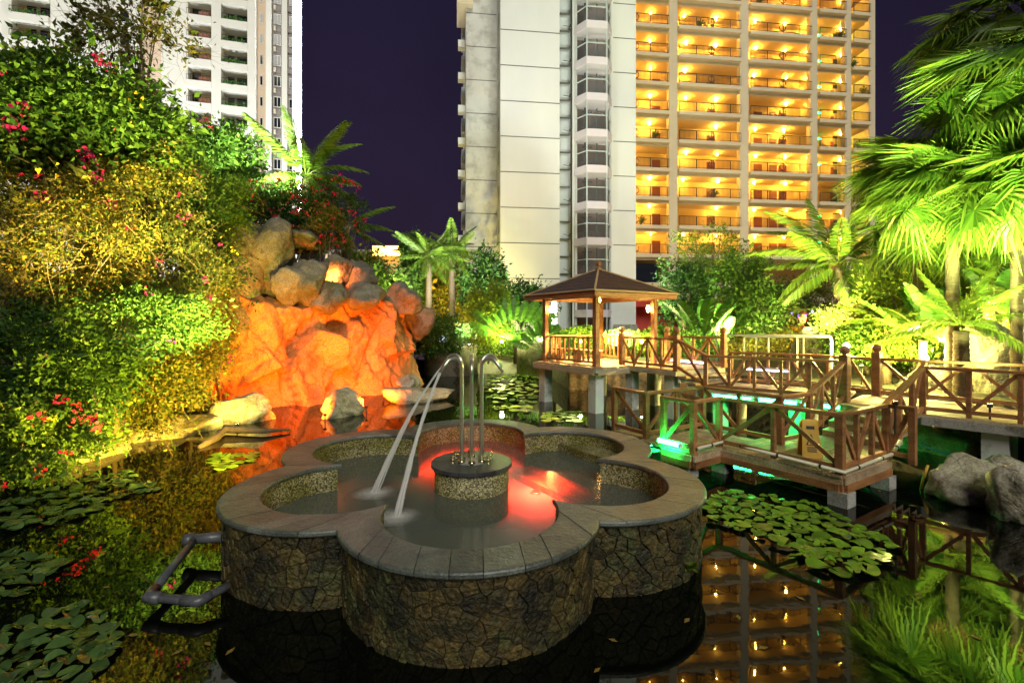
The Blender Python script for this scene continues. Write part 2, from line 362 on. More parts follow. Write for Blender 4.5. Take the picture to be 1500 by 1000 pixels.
# ------------------------------------------------------------------ ground, pond
POND = [(-9,-7),(9,-7),(9.2,2),(9.0,5),(9.6,8),(9.8,10),(9.5,11.8),(7.3,15.2),(6.3,18.6),(2.3,19.2),(1.7,25.5),(-1,26.2),(-4.6,25.8),
        (-4.2,21.9),(-5.6,18.2),(-7.2,15.5),(-8.9,14.6),(-8.5,13),(-7.7,9.8),(-7.7,6.5),(-8.3,2)]
HOLE = [(-14,-7.5),(9.05,-7.05),(9.25,2),(9.05,5),(9.65,8),(9.85,10),(9.55,11.85),(7.35,15.25),(6.35,18.65),(2.35,19.25),(1.75,25.55),(-1,26.25),(-4.65,25.85),
        (-5.5,25.5),(-9,24),(-12,21),(-14,16)]
GZ = .95
def ground_mesh():
    big = 900; out = [(-big,-big),(big,-big),(big,big),(-big,big)]
    vs = [Vector(p) for p in out + HOLE]; n = len(HOLE)
    ed = [(0,1),(1,2),(2,3),(3,0)] + [(4+i, 4+(i+1) % n) for i in range(n)]
    v, e, f, *_ = delaunay_2d_cdt(vs, ed, [], 0, 1e-5)
    def inside(p):
        c = False; j = n-1
        for i in range(n):
            (xi, yi), (xj, yj) = HOLE[i], HOLE[j]
            if (yi > p[1]) != (yj > p[1]) and p[0] < (xj-xi)*(p[1]-yi)/(yj-yi)+xi: c = not c
            j = i
        return c
    fs = [q for q in f if not inside((sum(v[i].x for i in q)/3, sum(v[i].y for i in q)/3))]
    mb = MB(); mb.add([(p.x, p.y, GZ) for p in v], fs); return mb.mesh('ground', M['soil'])
struct('ground', ground_mesh())
mb = MB(); mb.add([(-40,-12,0),(12,-12,0),(12,32,0),(-40,32,0)], [(0,1,2,3)]); struct('pond_water', mb.mesh('pond_water', M['water']))
mb = MB(); mb.add([(-40,-12,-1.2),(12,-12,-1.2),(12,32,-1.2),(-40,32,-1.2)], [(0,1,2,3)]); struct('pond_bed', mb.mesh('pond_bed', M['soil']))

# left bank: a mound climbing away from the water
def seg_dist(px, py, ax, ay, bx, by):
    dx, dy = bx-ax, by-ay; t = np.clip(((px-ax)*dx+(py-ay)*dy)/(dx*dx+dy*dy), 0, 1)
    return np.hypot(px-ax-t*dx, py-ay-t*dy)
LP = POND[12:] + [POND[0]]
def snoise(x, y, s=0):
    return (np.sin(x*1.7+s)*np.cos(y*1.3+s*2)+.5*np.sin(x*3.1+y*2.3+s*3)+.25*np.sin(x*6.3-y*5.1+s)) / 1.75
gx = np.linspace(-34, -3.2, 74); gy = np.linspace(-9, 31, 100)
X, Y = np.meshgrid(gx, gy)
D = np.min([seg_dist(X, Y, *LP[i], *LP[i+1]) for i in range(len(LP)-1)], axis=0)
P_arr = np.array(POND)
def in_poly(X, Y, poly):
    c = np.zeros(X.shape, bool); n = len(poly); j = n-1
    for i in range(n):
        xi, yi = poly[i]; xj, yj = poly[j]
        cond = ((yi > Y) != (yj > Y)) & (X < (xj-xi)*(Y-yi)/((yj-yi) or 1e-9)+xi); c ^= cond; j = i
    return c
ins = in_poly(X, Y, POND)
def bank_h(d): return np.where(d < 1.2, -.25+.75*d, .65+(d-1.2)*.62)
Z = np.where(ins, -.25-D*1.2, np.minimum(bank_h(D), 4.2)) + np.where(ins, 0, .22*snoise(X, Y)*np.clip(D, 0, 1))
Z *= np.where(~ins, np.clip((30.5-Y)/6, .05, 1), 1)
ny, nx = X.shape
mb = MB(); mb.add(np.stack([X, Y, Z], -1).reshape(-1, 3).tolist(), [(j*nx+i, j*nx+i+1, (j+1)*nx+i+1, (j+1)*nx+i) for j in range(ny-1) for i in range(nx-1)])
struct('bank', mb.mesh('bank', M['soil'], smooth=True))
def bank_z(x, y):
    i = int(np.clip((x-gx[0])/(gx[1]-gx[0]), 0, nx-1)); j = int(np.clip((y-gy[0])/(gy[1]-gy[0]), 0, ny-1)); return float(Z[j, i])

# stone retaining wall along the far and right shore
mb = MB()
ws = POND[1:13]
for a, b in zip(ws, ws[1:]):
    a, b = Vector((*a, 0)), Vector((*b, 0)); d = (b-a).normalized(); nrm = Vector((d.y, -d.x, 0))
    mb.obox(a + Vector((0,0,-1.2)) - d*.02, (b-a) + d*.04, nrm*.32, Vector((0,0,GZ+1.2+.05)))
whole('retaining_wall', 'dark stone retaining wall edging the pond behind the pavilion', 'wall', mb, M['dark_wall'])

# ------------------------------------------------------------------ rocks
def ico(sub):
    bm = bmesh.new(); bmesh.ops.create_icosphere(bm, subdivisions=sub, radius=1)
    v = np.array([q.co[:] for q in bm.verts]); f = [[x.index for x in p.verts] for p in bm.faces]; bm.free(); return v, f
ICO = {k: ico(k) for k in (2, 3, 4)}
def rock_mesh(size, seed, mat, sub=4, planes=15, rough=.045, name='rock'):
    r = np.random.default_rng(seed); v, f = ICO[sub]
    nrm = r.normal(size=(planes, 3)); nrm /= np.linalg.norm(nrm, axis=1)[:, None]; h = r.uniform(.58, 1.0, planes)
    dots = np.maximum(v @ nrm.T, .05); rad = h[None, :]/dots; rad = np.minimum(rad, 1.5)
    k = 60.0; rr = -np.log(np.exp(-k*rad).sum(1))/k
    rr = np.clip(rr, .3, 1.15)
    p = v*3.0+seed*1.37
    nz = (np.sin(p[:,0]*1.3+p[:,1]*.7)*np.cos(p[:,2]*1.1)+.6*np.sin(p[:,0]*2.9-p[:,2]*2.1+p[:,1])+.35*np.sin(p[:,1]*6.1+p[:,2]*5.3)*np.cos(p[:,0]*4.7))
    cr = np.abs(np.sin(p[:,0]*.9+p[:,1]*1.7+.6*np.sin(p[:,2]*1.3))); rr = rr*(1+rough*nz-.07*np.exp(-(cr/.10)**2)) 
    oct_ = np.array([.5*mnoise.noise(Vector(a)*.55)+.28*mnoise.noise(Vector(a)*1.3)+.16*abs(mnoise.noise(Vector(a)*2.7))+.09*mnoise.noise(Vector(a)*6) for a in p]); rr = rr*(1+.22*oct_)
    q = v*rr[:, None]*np.array(size)
    mb = MB(); mb.add(q.tolist(), f); return mb.mesh(name, mat, smooth=True)
def rock(label, c, size, seed, mat='rock', rz=0, group=None, cat='rock', name='boulder', sub=4, tilt=0):
    o = link(name, rock_mesh(size, seed, M[mat], sub, name=name), None, c, (tilt, 0, rz)); return tag(o, label, cat, group)

# the artificial waterfall cliff
path = np.array([(-10.4,15.2),(-9.2,14.3),(-8.2,14.7),(-7.2,15.3),(-6.2,16.6),(-5.4,18.2),(-4.7,19.8),(-4.3,21.3),(-4.5,22.6),(-5.6,23.4)])
def catmull(P, n):
    out = []; m = len(P)
    for t in np.linspace(0, m-1.0001, n):
        i = int(t); u = t-i; p0, p1, p2, p3 = P[max(i-1,0)], P[i], P[min(i+1,m-1)], P[min(i+2,m-1)]
        out.append(.5*((2*p1)+(-p0+p2)*u+(2*p0-5*p1+4*p2-p3)*u*u+(-p0+3*p1-3*p2+p3)*u**3))
    return np.array(out)
NS, NH = 230, 100
pc = catmull(path, NS); tan = np.gradient(pc, axis=0); tan /= np.linalg.norm(tan, axis=1)[:, None]
nor = np.stack([tan[:,1], -tan[:,0]], 1)
arc = np.concatenate([[0], np.cumsum(np.linalg.norm(np.diff(pc, axis=0), axis=1))])
r_ = np.random.default_rng(5)
L = arc[-1]; sd = np.stack([r_.uniform(0, L, 38), r_.uniform(-.3, 4.2, 38)], 1)
so = r_.uniform(-.26, .24, 38); sg = r_.normal(0, .30, (38, 2)); sg[:,1] *= .7
vs = []
hv = np.concatenate([np.linspace(-.5, 1, 80), np.linspace(1.02, 1.7, 20)])
for i in range(NS):
    s = arc[i]; top = 3.35 + .22*math.sin(s*1.1) - .35*max(0, (s-8.5)/3.5)
    for h in hv:
        hh = min(h, 1)*top; back = max(0, h-1)*3.2
        nv = mnoise.noise_vector(Vector((s*.9, hh*.8, 3.3))); q = np.array([s+.45*nv.x, hh+.40*nv.y]); dd = np.hypot((sd[:,0]-s)*1.0, (sd[:,1]-hh)*.72); wt = np.exp(-(dd-dd.min())*55); wt /= wt.sum()
        dis = float((wt*(so+((q[None]-sd)*sg).sum(1))).sum()) + .07*math.sin(s*2.6+.8*math.sin(hh*1.7))*math.cos(hh*1.3-s) + .035*math.sin(s*7+hh*2.1)*math.sin(hh*3.3+s) + .16*mnoise.noise(Vector((s*1.6,hh*1.1,7)))+.08*abs(mnoise.noise(Vector((s*3.4,hh*2.6,1))))+.04*mnoise.noise(Vector((s*8,hh*6,5)))+.02*mnoise.noise(Vector((s*17,hh*13,2)))
        dis *= .75; dis += .30*math.exp(-hh*2.2) - .22*max(0, hh-1.2)*.4
        dis += .25*math.sin(s*.9+.6) - .16*math.exp(-(math.sin(s*1.15+.9*math.sin(hh*1.1)+.4)/.16)**2)*min(1,hh) - .10*math.exp(-(math.sin(s*2.3-hh*.8+1.2*math.sin(hh*2.1))/.14)**2) + .03*math.sin(s*11+2*math.sin(hh*4))*math.sin(hh*9+s*3)
        if h > 1: dis *= max(0, 1-(h-1)*3)
        vs.append((pc[i,0]+nor[i,0]*(dis-back), pc[i,1]+nor[i,1]*(dis-back), hh + (max(0, h-1)*.7) + (.06*math.sin(s*7+h*9) if h > 1 else 0)))
nh = len(hv)
fs = [(i*nh+j, (i+1)*nh+j, (i+1)*nh+j+1, i*nh+j+1) for i in range(NS-1) for j in range(nh-1)]
mb = MB(); mb.add(vs, fs)
whole('rock_cliff', 'tall tan waterfall rock face glowing orange under a floodlight', 'rock face', mb, M['rock_orange'], True, base=(-7,16,0))
caps = [ # px, py, Y, size, seed, label
 (345,385,15.6,(1.15,1.1,1.75),3,'tall grey mossy rock pillar left of the waterfall face'),
 (395,378,16.3,(.85,.8,1.35),14,'dark upright rock leaning beside the mossy pillar'),
 (445,352,18.0,(1.5,.9,.5),21,'long grey ledge rock under the pink bougainvillea'),
 (418,418,15.9,(.48,.5,.62),33,'small square grey rock on the left rim of the waterfall face'),
 (450,410,16.4,(.7,.6,.72),8,'pointed grey rock split above the waterfall rim'),
 (490,398,17.6,(.6,.6,.62),17,'red lit rock in the cleft above the waterfall'),
 (525,408,18.2,(.55,.6,.6),27,'rounded dark rock closing the top of the red cleft'),
 (485,432,16.8,(.85,.6,.52),44,'cracked grey rim rock above the orange face'),
 (535,432,17.8,(.9,.6,.55),52,'broad grey rim rock right of the cracked rim rock'),
 (588,442,19.6,(.95,.7,.62),61,'humped pinkish grey rock on the right shoulder of the waterfall'),
 (612,470,21.2,(.62,.7,.72),75,'dark rock on the outer right corner of the waterfall'),
 (310,455,14.9,(.85,.9,1.3),84,'dark vine hung rock at the left edge of the waterfall face')]
for px, py, yy, sz, sd_, lb in caps:
    rock(lb, W(px, py, yy), [q*1.12 for q in sz], sd_, rz=sd_*.7)
pond_rocks = [
 (352,612,12.9,(.74,.62,.62),2,'rounded olive boulder standing in the pond below the vines'),
 (262,600,13.6,(1.05,.8,.68),9,'angular yellow lit boulder at the foot of the flowering bank'),
 (499,606,13.9,(.66,.5,.52),12,'small pale peaked rock in the pond before the orange face'),
 (606,588,16.4,(1.32,.7,.46),19,'long flat pale rock lying in the pond behind the fountain'),
 (596,560,19.3,(.75,.5,.5),23,'small reddish rock at the right foot of the waterfall'),
 (205,640,11.2,(1.5,.8,.32),29,'low flat rock slab along the bank waterline'),
 (120,668,9.6,(1.3,.7,.34),31,'mossy edging rock under the pink flowers'),
 (283,618,12.0,(.95,.6,.25),36,'low rock half sunk between the slab and the olive boulder')]
for px, py, yy, sz, sd_, lb in pond_rocks:
    c = W(px, py, yy); rock(lb, (c.x, c.y, sz[2]*.30), sz, sd_, 'rock_pale', rz=sd_*.35)
right_rocks = [
 (1420,722,7.3,(.66,.5,.48),45,'big grey boulder in the water before the concrete pillar'),
 (1508,745,6.5,(.50,.55,.56),49,'tall tan boulder at the corner of the pond'),
 (1490,700,7.6,(.45,.4,.38),53,'small dark rock wedged behind the two boulders'),
 (1350,650,10.4,(1.0,.7,.42),59,'pale rock beneath the right hand walkway'),
 (1400,640,10.2,(.9,.8,.55),63,'yellow lit rock under the concrete walkway'),
 (1480,640,9.9,(.8,.6,.45),67,'brown rock far under the concrete walkway')]
for px, py, yy, sz, sd_, lb in right_rocks:
    c = W(px, py, yy); rock(lb, (c.x, c.y, sz[2]*.28), sz, sd_, 'rock_pale', rz=sd_*.35)  # paler rock colour stands in for lamplight on these boulders
for px, py, yy, sz, sd_, lb in [
 (1462,575,11.8,(1.0,.8,1.25),71,'large upright pale rock behind the right railing'),
 (1372,575,12.6,(.95,.6,.45),76,'flat pale rock lying behind the right railing'),
 (1500,545,12.6,(.6,.6,.95),79,'pale rock beside the large upright rock'),
 (1192,508,17.2,(.78,.6,.85),82,'rounded grey rock beside the white tube handrail'),
 (1222,515,17.8,(.5,.5,.6),88,'small brown rock behind the white tube handrail'),
 (1430,497,14.6,(.95,.5,.3),90,'orange lit flat rock among the palm trunks')]:
    c = W(px, py, yy); rock(lb, (c.x, c.y, max(c.z, GZ+sz[2]*.3)), sz, sd_, 'rock', rz=sd_*.5)

# ------------------------------------------------------------------ six-lobed fountain
FC = Vector((-.547, 6.566, 0)); FROT = R(-90+4.5); FA, FRO, FRI, FTOP = 1.68, 1.286, .88, .744
fountain = thing('fountain_basin', 'six lobed stone fountain basin with slate coping standing in the dark pond', 'fountain', FC)
def lobe_pt(k, rad, ang, z):
    t = FROT + k*R(60); cx, cy_ = FA*math.cos(t), FA*math.sin(t)
    return Vector((FC.x+cx+rad*math.cos(t+ang), FC.y+cy_+rad*math.sin(t+ang), z))
def half_ang(r):
    c = (FA/2)/r
    return R(120) - (math.acos(c) if c < 1 else 0)
def ring_wall(ro, ri, z0, z1, n=26):
    mb = MB(); ao, ai = half_ang(ro), half_ang(ri); pts = []
    for k in range(6):
        for i in range(n):
            t = -1+2*i/n; pts.append((lobe_pt(k, ro, t*ao, 0), lobe_pt(k, ri, t*ai, 0)))
    m = len(pts); vs = []
    for o, i_ in pts: vs += [(o.x,o.y,z0),(o.x,o.y,z1),(i_.x,i_.y,z1),(i_.x,i_.y,z0)]
    fo, ft, fi = [], [], []
    for a in range(m):
        b = (a+1) % m; A, B = a*4, b*4
        fo.append((A, B, B+1, A+1)); ft.append((A+1, B+1, B+2, A+2)); fi.append((A+2, B+2, B+3, A+3))
    return vs, fo, ft, fi
WR = FRO-.075
vs, fo, ft, fi = ring_wall(WR, FRI+.02, -1.1, FTOP-.055)
part(fountain, 'wall_core', MB().add(vs, fo+ft), M['mortar'])
part(fountain, 'inner_wall', MB().add(vs, fi), M['aggregate'])
# slate coping, slab by slab
for k in range(6):
    ao, ai = half_ang(FRO), half_ang(FRI); nS = 11
    cuts = [-1+2*(i+random.uniform(-.16,.16)*(0 < i < nS))/nS for i in range(nS+1)]
    for i in range(nS):
        t0, t1 = cuts[i], cuts[i+1]; g = .0035; mbs = MB(); sub = 4; dz = random.uniform(-.003,.003); prof = None; rows = []
        for j in range(sub+1):
            t = t0+(t1-t0)*j/sub
            po, pi_ = lobe_pt(k, FRO, t*ao, 0), lobe_pt(k, FRI, t*ai, 0); d = (pi_-po).normalized()
            dt = Vector((-d.y, d.x, 0))
            sh = dt*0
            T = FTOP+dz; B = FTOP-.056
            pr = [(0.012,B),(0,B+.014),(0,T-.018),(.008,T-.006),(.022,T)]
            row = [po+d*a+Vector((0,0,z)) for a, z in pr] + [pi_-d*a+Vector((0,0,z)) for a, z in reversed(pr)]
            rows.append(row)
        # pull the two end rows together to leave a joint
        for row, nb in ((rows[0], rows[1]), (rows[-1], rows[-2])):
            for q in range(len(row)):
                e = nb[q]-row[q]
                if e.length > 1e-6: row[q] = row[q]+e.normalized()*g
        n = len(rows[0]); vs = [p for row in rows for p in row]
        fs = [(a*n+b, (a+1)*n+b, (a+1)*n+(b+1) % n, a*n+(b+1) % n) for a in range(sub) for b in range(n)]
        fs += [tuple(range(n)), tuple(sub*n+b for b in range(n-1, -1, -1))]
        mbs.add(vs, fs); part(fountain, 'coping_slab', mbs, M['coping'])
# crazy-paved stones on the outer wall
def clip(poly, nx_, ny_, c):
    out = []; m = len(poly)
    for i in range(m):
        a, b = poly[i], poly[(i+1) % m]; da, db = a[0]*nx_+a[1]*ny_-c, b[0]*nx_+b[1]*ny_-c
        if da <= 0: out.append(a)
        if da*db < 0:
            t = da/(da-db); out.append((a[0]+(b[0]-a[0])*t, a[1]+(b[1]-a[1])*t))
    return out
aw = half_ang(WR); Larc = 2*aw*WR; zlo, zhi = -.16, FTOP-.06
stones = []
for k in range(6):
    pts = []; cw, chh = .135, .118; nxs = int(Larc/cw); nzs = int((zhi-zlo)/chh)
    for a in range(-1, nxs+1):
        for b in range(-1, nzs+1):
            pts.append(((a+.5+random.uniform(-.46,.46)+(b % 2)*.5)*Larc/nxs, zlo+(b+.5+random.uniform(-.45,.45))*(zhi-zlo)/nzs))
    for i, p in enumerate(pts):
        poly = [(0,zlo),(Larc,zlo),(Larc,zhi),(0,zhi)]
        for j, q in enumerate(pts):
            if i == j: continue
            dx, dz = q[0]-p[0], q[1]-p[1]; L2 = dx*dx+dz*dz
            if L2 > .36: continue
            poly = clip(poly, dx, dz, (dx*(p[0]+q[0])+dz*(p[1]+q[1]))/2 - .0025*math.sqrt(L2))
            if len(poly) < 3: break
        if len(poly) < 3: continue
        cx = sum(a for a, b in poly)/len(poly); cz = sum(b for a, b in poly)/len(poly)
        if abs(sum(poly[m][0]*poly[(m+1) % len(poly)][1]-poly[(m+1) % len(poly)][0]*poly[m][1] for m in range(len(poly))))/2 < .0012: continue
        # roughen the outline
        pl = []
        for m in range(len(poly)):
            a, b = poly[m], poly[(m+1) % len(poly)]; pl.append(a)
            if math.dist(a, b) > .05:
                w = random.uniform(.35,.65); pl.append((a[0]+(b[0]-a[0])*w+(cx-a[0])*random.uniform(0,.06), a[1]+(b[1]-a[1])*w+(cz-a[1])*random.uniform(0,.06)))
        pr = random.uniform(.010,.034); tx, tz = random.uniform(-.06,.06), random.uniform(-.06,.06)
        mbs = MB(); n = len(pl); vs = []
        for (sc_, off) in ((1.0,-.012),(.99,pr*.7),(.90,pr)):
            for a, b in pl:
                a2, b2 = cx+(a-cx)*sc_, cz+(b-cz)*sc_
                rr = WR+off+(tx*(a2-cx)+tz*(b2-cz) if off > 0 else 0)
                vs.append(lobe_pt(k, rr, a2/WR-aw, b2))
        ctr = lobe_pt(k, WR+pr*1.15, cx/WR-aw, cz); vs.append(ctr)
        fs = [(r0*n+m, r0*n+(m+1) % n, (r0+1)*n+(m+1) % n, (r0+1)*n+m) for r0 in (0,1) for m in range(n)] + [(2*n+m, 2*n+(m+1) % n, 3*n) for m in range(n)]
        mbs.add(vs, fs)
        nrm = ctr - lobe_pt(k, 0, 0, ctr.z); see = nrm.x*(0-ctr.x)+nrm.y*(0-ctr.y) > 0
        stones.append(((0 if see and ctr.z > -.02 else 100)+ctr.y, mbs))
stones.sort(key=lambda t: t[0])
for d, mbs in stones[:300]: part(fountain, 'stone', mbs, M['stone'])
rest = MB()
for d, mbs in stones[300:]: rest.add(mbs.v, mbs.f)
o = part(fountain, 'far_stones', rest, M['stone']); o['kind'] = 'stuff'
# pool water
ai = half_ang(FRI+.05); poly = []
for k in range(6):
    for i in range(24): poly.append(lobe_pt(k, FRI+.05, (-1+2*i/24)*ai, 0))
mb = MB(); mb.add([(FC.x,FC.y,.40)]+[(p.x,p.y,.40) for p in poly], [(0, 1+i, 1+(i+1) % len(poly)) for i in range(len(poly))])
part(fountain, 'pool_water', mb, M['pool'])
mb = MB(); mb.add([(FC.x,FC.y,.06)]+[(p.x,p.y,.06) for p in poly], [(0, 1+i, 1+(i+1) % len(poly)) for i in range(len(poly))])
part(fountain, 'pool_floor', mb, M['pool_floor'])
# entry steps in the back right lobe (lobe 2 counted from the front, turning right)
for c, z in ((-.42,.16),(-.12,.27),(.18,.38),(.46,.53)):
    th = math.acos(max(-1,min(1,c/.87))); pts = [lobe_pt(2, .895, -th+2*th*i/14, 0) for i in range(15)]
    part(fountain, 'step', MB().prism([(p.x,p.y) for p in pts], .05, z), M['aggregate'])

# ------------------------------------------------------------------ pedestal with pipes, nozzles and jets
ped = thing('fountain_pedestal', 'round pebble drum with dark slate cap in the middle of the pool', 'pedestal', FC)
part(ped, 'drum', MB().lathe([(.50,.0),(.50,FTOP-.05)], 40, FC), M['aggregate'], True)
nW = 14
for i in range(nW):
    a0, a1 = 2*math.pi*i/nW+.006, 2*math.pi*(i+1)/nW-.006
    ins = [(FC.x+.17*math.cos(a), FC.y+.17*math.sin(a)) for a in (a0, (a0+a1)/2, a1)]
    outs = [(FC.x+.545*math.cos(a0+(a1-a0)*j/3), FC.y+.545*math.sin(a0+(a1-a0)*j/3)) for j in range(4)]
    part(ped, 'cap_slab', MB().prism(ins[::-1][::-1] + outs[::-1], FTOP-.05, FTOP+random.uniform(-.002,.002)), M['slate_dark'])
part(ped, 'plinth_disc', MB().lathe([(.20,FTOP-.05),(.20,FTOP+.008)], 28, FC), M['concrete'])
pipe_lab = {0:'bending towards the front lobe',1:'bending towards the front right lobe',2:'bending towards the back right lobe',
            3:'bending towards the back lobe',4:'pouring a jet, rear one of the left pair',5:'pouring a jet, front one of the left pair'}
jets = []
for k in range(6):
    t = FROT+R(60)*k; dv = Vector((math.cos(t), math.sin(t), 0)); b = FC+dv*.155
    top = 2.02 + (0.03 if k in (2,3,4) else 0.0); r0 = .125
    pts = [b+Vector((0,0,FTOP)), b+Vector((0,0,1.2)), b+Vector((0,0,top-.1)), b+Vector((0,0,top))]
    for j in range(1, 9):
        a = R(150)*j/8; pts.append(b+dv*(r0-r0*math.cos(a))+Vector((0,0,top+r0*math.sin(a))))
    dr = (pts[-1]-pts[-2]).normalized(); end = pts[-1]+dr*.14; pts += [end]
    sp = thing('spout_pipe', 'polished steel hooked spout pipe '+pipe_lab[k], 'pipe', b+Vector((0,0,FTOP)), 'spout pipes on the pedestal')
    part(sp, 'pipe', MB().tube(pts, .0245, 14), M['steel'], True)
    part(sp, 'collar', MB().lathe([(.05,FTOP),(.05,FTOP+.03),(.03,FTOP+.05)], 16, (b.x,b.y,0)), M['brass'], True)
    if k in (4, 5): jets.append((end, dr, k))
def ball_arc(p, target, n=16, drop=None):
    out = []
    for i in range(n+1):
        u = i/n; out.append(p*(1-u)+target*u + Vector((0,0,.62*u*(1-u))))
    return out
for (end, dr, k), (tx, ty) in zip(jets, ((549,722),(581,757))):
    tgt = G(tx, ty, .40); n = 16; jet = MB(); rj = random.Random(tx)
    for q in range(8):
        spread = Vector((rj.gauss(0,.022), rj.gauss(0,.022), 0)); st = Vector((rj.gauss(0,.006), rj.gauss(0,.006), rj.gauss(0,.006)))
        pts = ball_arc(end-dr*.02+st, tgt+spread, n); w0 = rj.uniform(.004,.009)
        jet.tube([p+Vector((rj.gauss(0,.0025), rj.gauss(0,.0025), 0)) for p in pts], [w0*(1+1.3*i/n)*rj.uniform(.8,1.2) for i in range(n+1)], 6)
    for q in range(26):
        u = rj.uniform(.35,1); c = (end*(1-u)+tgt*u)+Vector((0,0,.62*u*(1-u)))+Vector((rj.gauss(0,.05*u), rj.gauss(0,.05*u), rj.gauss(0,.03)))
        rr = rj.uniform(.003,.007); jet.add([c+Vector(o)*rr for o in ((1,0,0),(-1,0,0),(0,1,0),(0,-1,0),(0,0,1.6),(0,0,-1.6))], [(0,2,4),(2,1,4),(1,3,4),(3,0,4),(2,0,5),(1,2,5),(3,1,5),(0,3,5)])
    o = whole('water_jet', 'white silky water jet landing ' + ('near the notch of the front lobe' if tx > 570 else 'in front of the left lobe'), 'water jet', jet, M['jet'], True, 'jets pouring into the pool', base=tgt)
    nn = 28; mb = MB(); mb.add([(tgt.x,tgt.y,.406)]+[(tgt.x+.36*math.cos(2*math.pi*j/nn), tgt.y+.30*math.sin(2*math.pi*j/nn), .4055) for j in range(nn)], [(0,1+j,1+(j+1) % nn) for j in range(nn)])
    whole('splash_foam', 'white foam where the jet lands ' + ('by the front lobe notch' if tx > 570 else 'before the left lobe'), 'foam', mb, M['foam'], True, 'foam patches in the pool', base=tgt)
nz_at = [(-30,.27,'in the front right pair on the pedestal cap, outer'),(20,.27,'in the rear right pair on the pedestal cap'),(150,.27,'at the rear left of the pedestal cap'),(205,.27,'at the front left of the pedestal cap'),(100,.26,'behind the spout pipes on the pedestal cap')]
for a, rr, lb in nz_at:
    c = FC+Vector((rr*math.cos(R(a)), rr*math.sin(R(a)), FTOP))
    whole('spray_nozzle', 'small flared brass spray nozzle ' + lb.replace(', outer',''), 'nozzle', MB().lathe([(.034,0),(.034,.012),(.018,.016),(.02,.04),(.036,.052),(.036,.062),(.022,.066),(.022,.085),(.034,.092),(.034,.10),(.012,.10)], 16, c), M['brass'], True, 'spray nozzles', base=c)
# red lamps in the pool
for (x, y), lb in (((-.84, 8.62), 'red glowing pool lamp behind the pedestal'), ((.36, 7.30), 'red glowing pool lamp by the entry steps')):
    t = thing('pool_lamp', lb, 'lamp', (x,y,.40), 'red pool lamps')
    part(t, 'housing', MB().lathe([(.085,.04),(.085,.075),(.07,.08)], 18, (x,y,0)), M['steel'], True)
    pl = bpy.data.lights.new('pool_light', 'SPOT'); pl.spot_size = R(164); pl.spot_blend = .4; pl.energy = 1050 if x > 0 else 1300; pl.color = (1.0,.028,.012); pl.shadow_soft_size = .06
    po_ = bpy.data.objects.new('pool_light', pl); C.objects.link(po_); po_.parent = t; po_.location = (0,0,-.05)
    part(t, 'lens', MB().lathe([(.066,.077),(.06,.087),(.035,.095),(.008,.10)], 18, (x,y,0)), M['g_red'], True)

# grey plastic drain pipe beside the basin
t = thing('drain_pipe', 'bent grey plastic pipe lying at the waterline left of the fountain', 'pipe', G(250,830,0))
pA, pB, pC, pD, pE = G(286,789,.20), G(217,874,.13), G(291,880,.13), G(334,858,.16), G(322,786,.22)
part(t, 'pipe', MB().tube([pA, pB], .040, 14), M['pvc'], True)
part(t, 'pipe', MB().tube([pB, pC, pC.lerp(pD,.1), pD], .040, 14), M['pvc'], True)
part(t, 'elbow', MB().tube([pB+(pA-pB).normalized()*.13, pB, pB+(pC-pB).normalized()*.13], .052, 14), M['pvc'], True)
part(t, 'coupling', MB().tube([pC-(pC-pB).normalized()*.16, pC, pC+(pD-pC).normalized()*.1], .05, 14), M['pvc'], True)
q = (pE-pA).normalized()
part(t, 'tee', MB().tube([pA-q*.08, pA+q*.34], .056, 14), M['pvc'], True)
part(t, 'end_cap', MB().tube([pA-q*.11, pA-q*.02], .068, 14), M['pvc'], True)

# ------------------------------------------------------------------ pavilion over the water
U = Vector((-.537, .843, 0)); V = Vector((.843, .537, 0)); ZUP = Vector((0,0,1))
DZ = 1.35; GF = Vector((2.48, 14.27, 0)); GS = 2.5; GCn = GF+(U+V)*GS/2
gaz = thing('pavilion', 'square wooden pavilion with brown hipped roof on posts over the pond', 'pavilion', (GCn.x, GCn.y, 0))
def gp(a, b, z): return GF + U*a + V*b + ZUP*z           # a along U, b along V from the front corner
# piers
for a, b in ((.0,.0),(GS,.0),(.0,GS),(GS,GS)):
    part(gaz, 'pier', MB().obox(gp(a-.16,b-.16,-1.1), U*.32, V*.32, ZUP*(DZ-.12+1.1)), M['pier'])
# deck
for i in range(20):
    w = (GS+.56)/20; part(gaz, 'deck_plank', MB().obox(gp(-.28+i*w+.003,-.28,DZ-.04), U*(w-.006), V*(GS+.56), ZUP*(.04+random.uniform(-.002,.002))), M['wood_pale'])
for (a0,b0,du,dv) in ((-.30,-.30,GS+.6,0),(-.30,-.30,0,GS+.6),(GS+.30,-.30,0,GS+.6),(-.30,GS+.30,GS+.6,0)):
    p = gp(a0,b0,DZ-.10); q = gp(a0+du,b0+dv,DZ-.10)
    part(gaz, 'deck_edge', MB().bar(p, q, .05, .10), M['fascia'])
    part(gaz, 'deck_beam', MB().bar(p.lerp(q,.02)-ZUP*.085+(GCn-p).normalized()*.06*0, q.lerp(p,.02)-ZUP*.085, .09, .07), M['wood_pale'])
for a, b in ((.0,.0),(GS,.0),(.0,GS),(GS,GS)):
    part(gaz, 'post', MB().bar(gp(a,b,DZ), gp(a,b,3.55), .155, .155, up=V, c=.012), M['wood'])
ez, az, hs = 3.56, 4.42, GS/2+.52
def rc(i, z, k=1.0):
    s = [(-1,-1),(-1,1),(1,1),(1,-1)][i % 4]; return GCn + U*hs*k*s[0] + V*hs*k*s[1] + ZUP*z
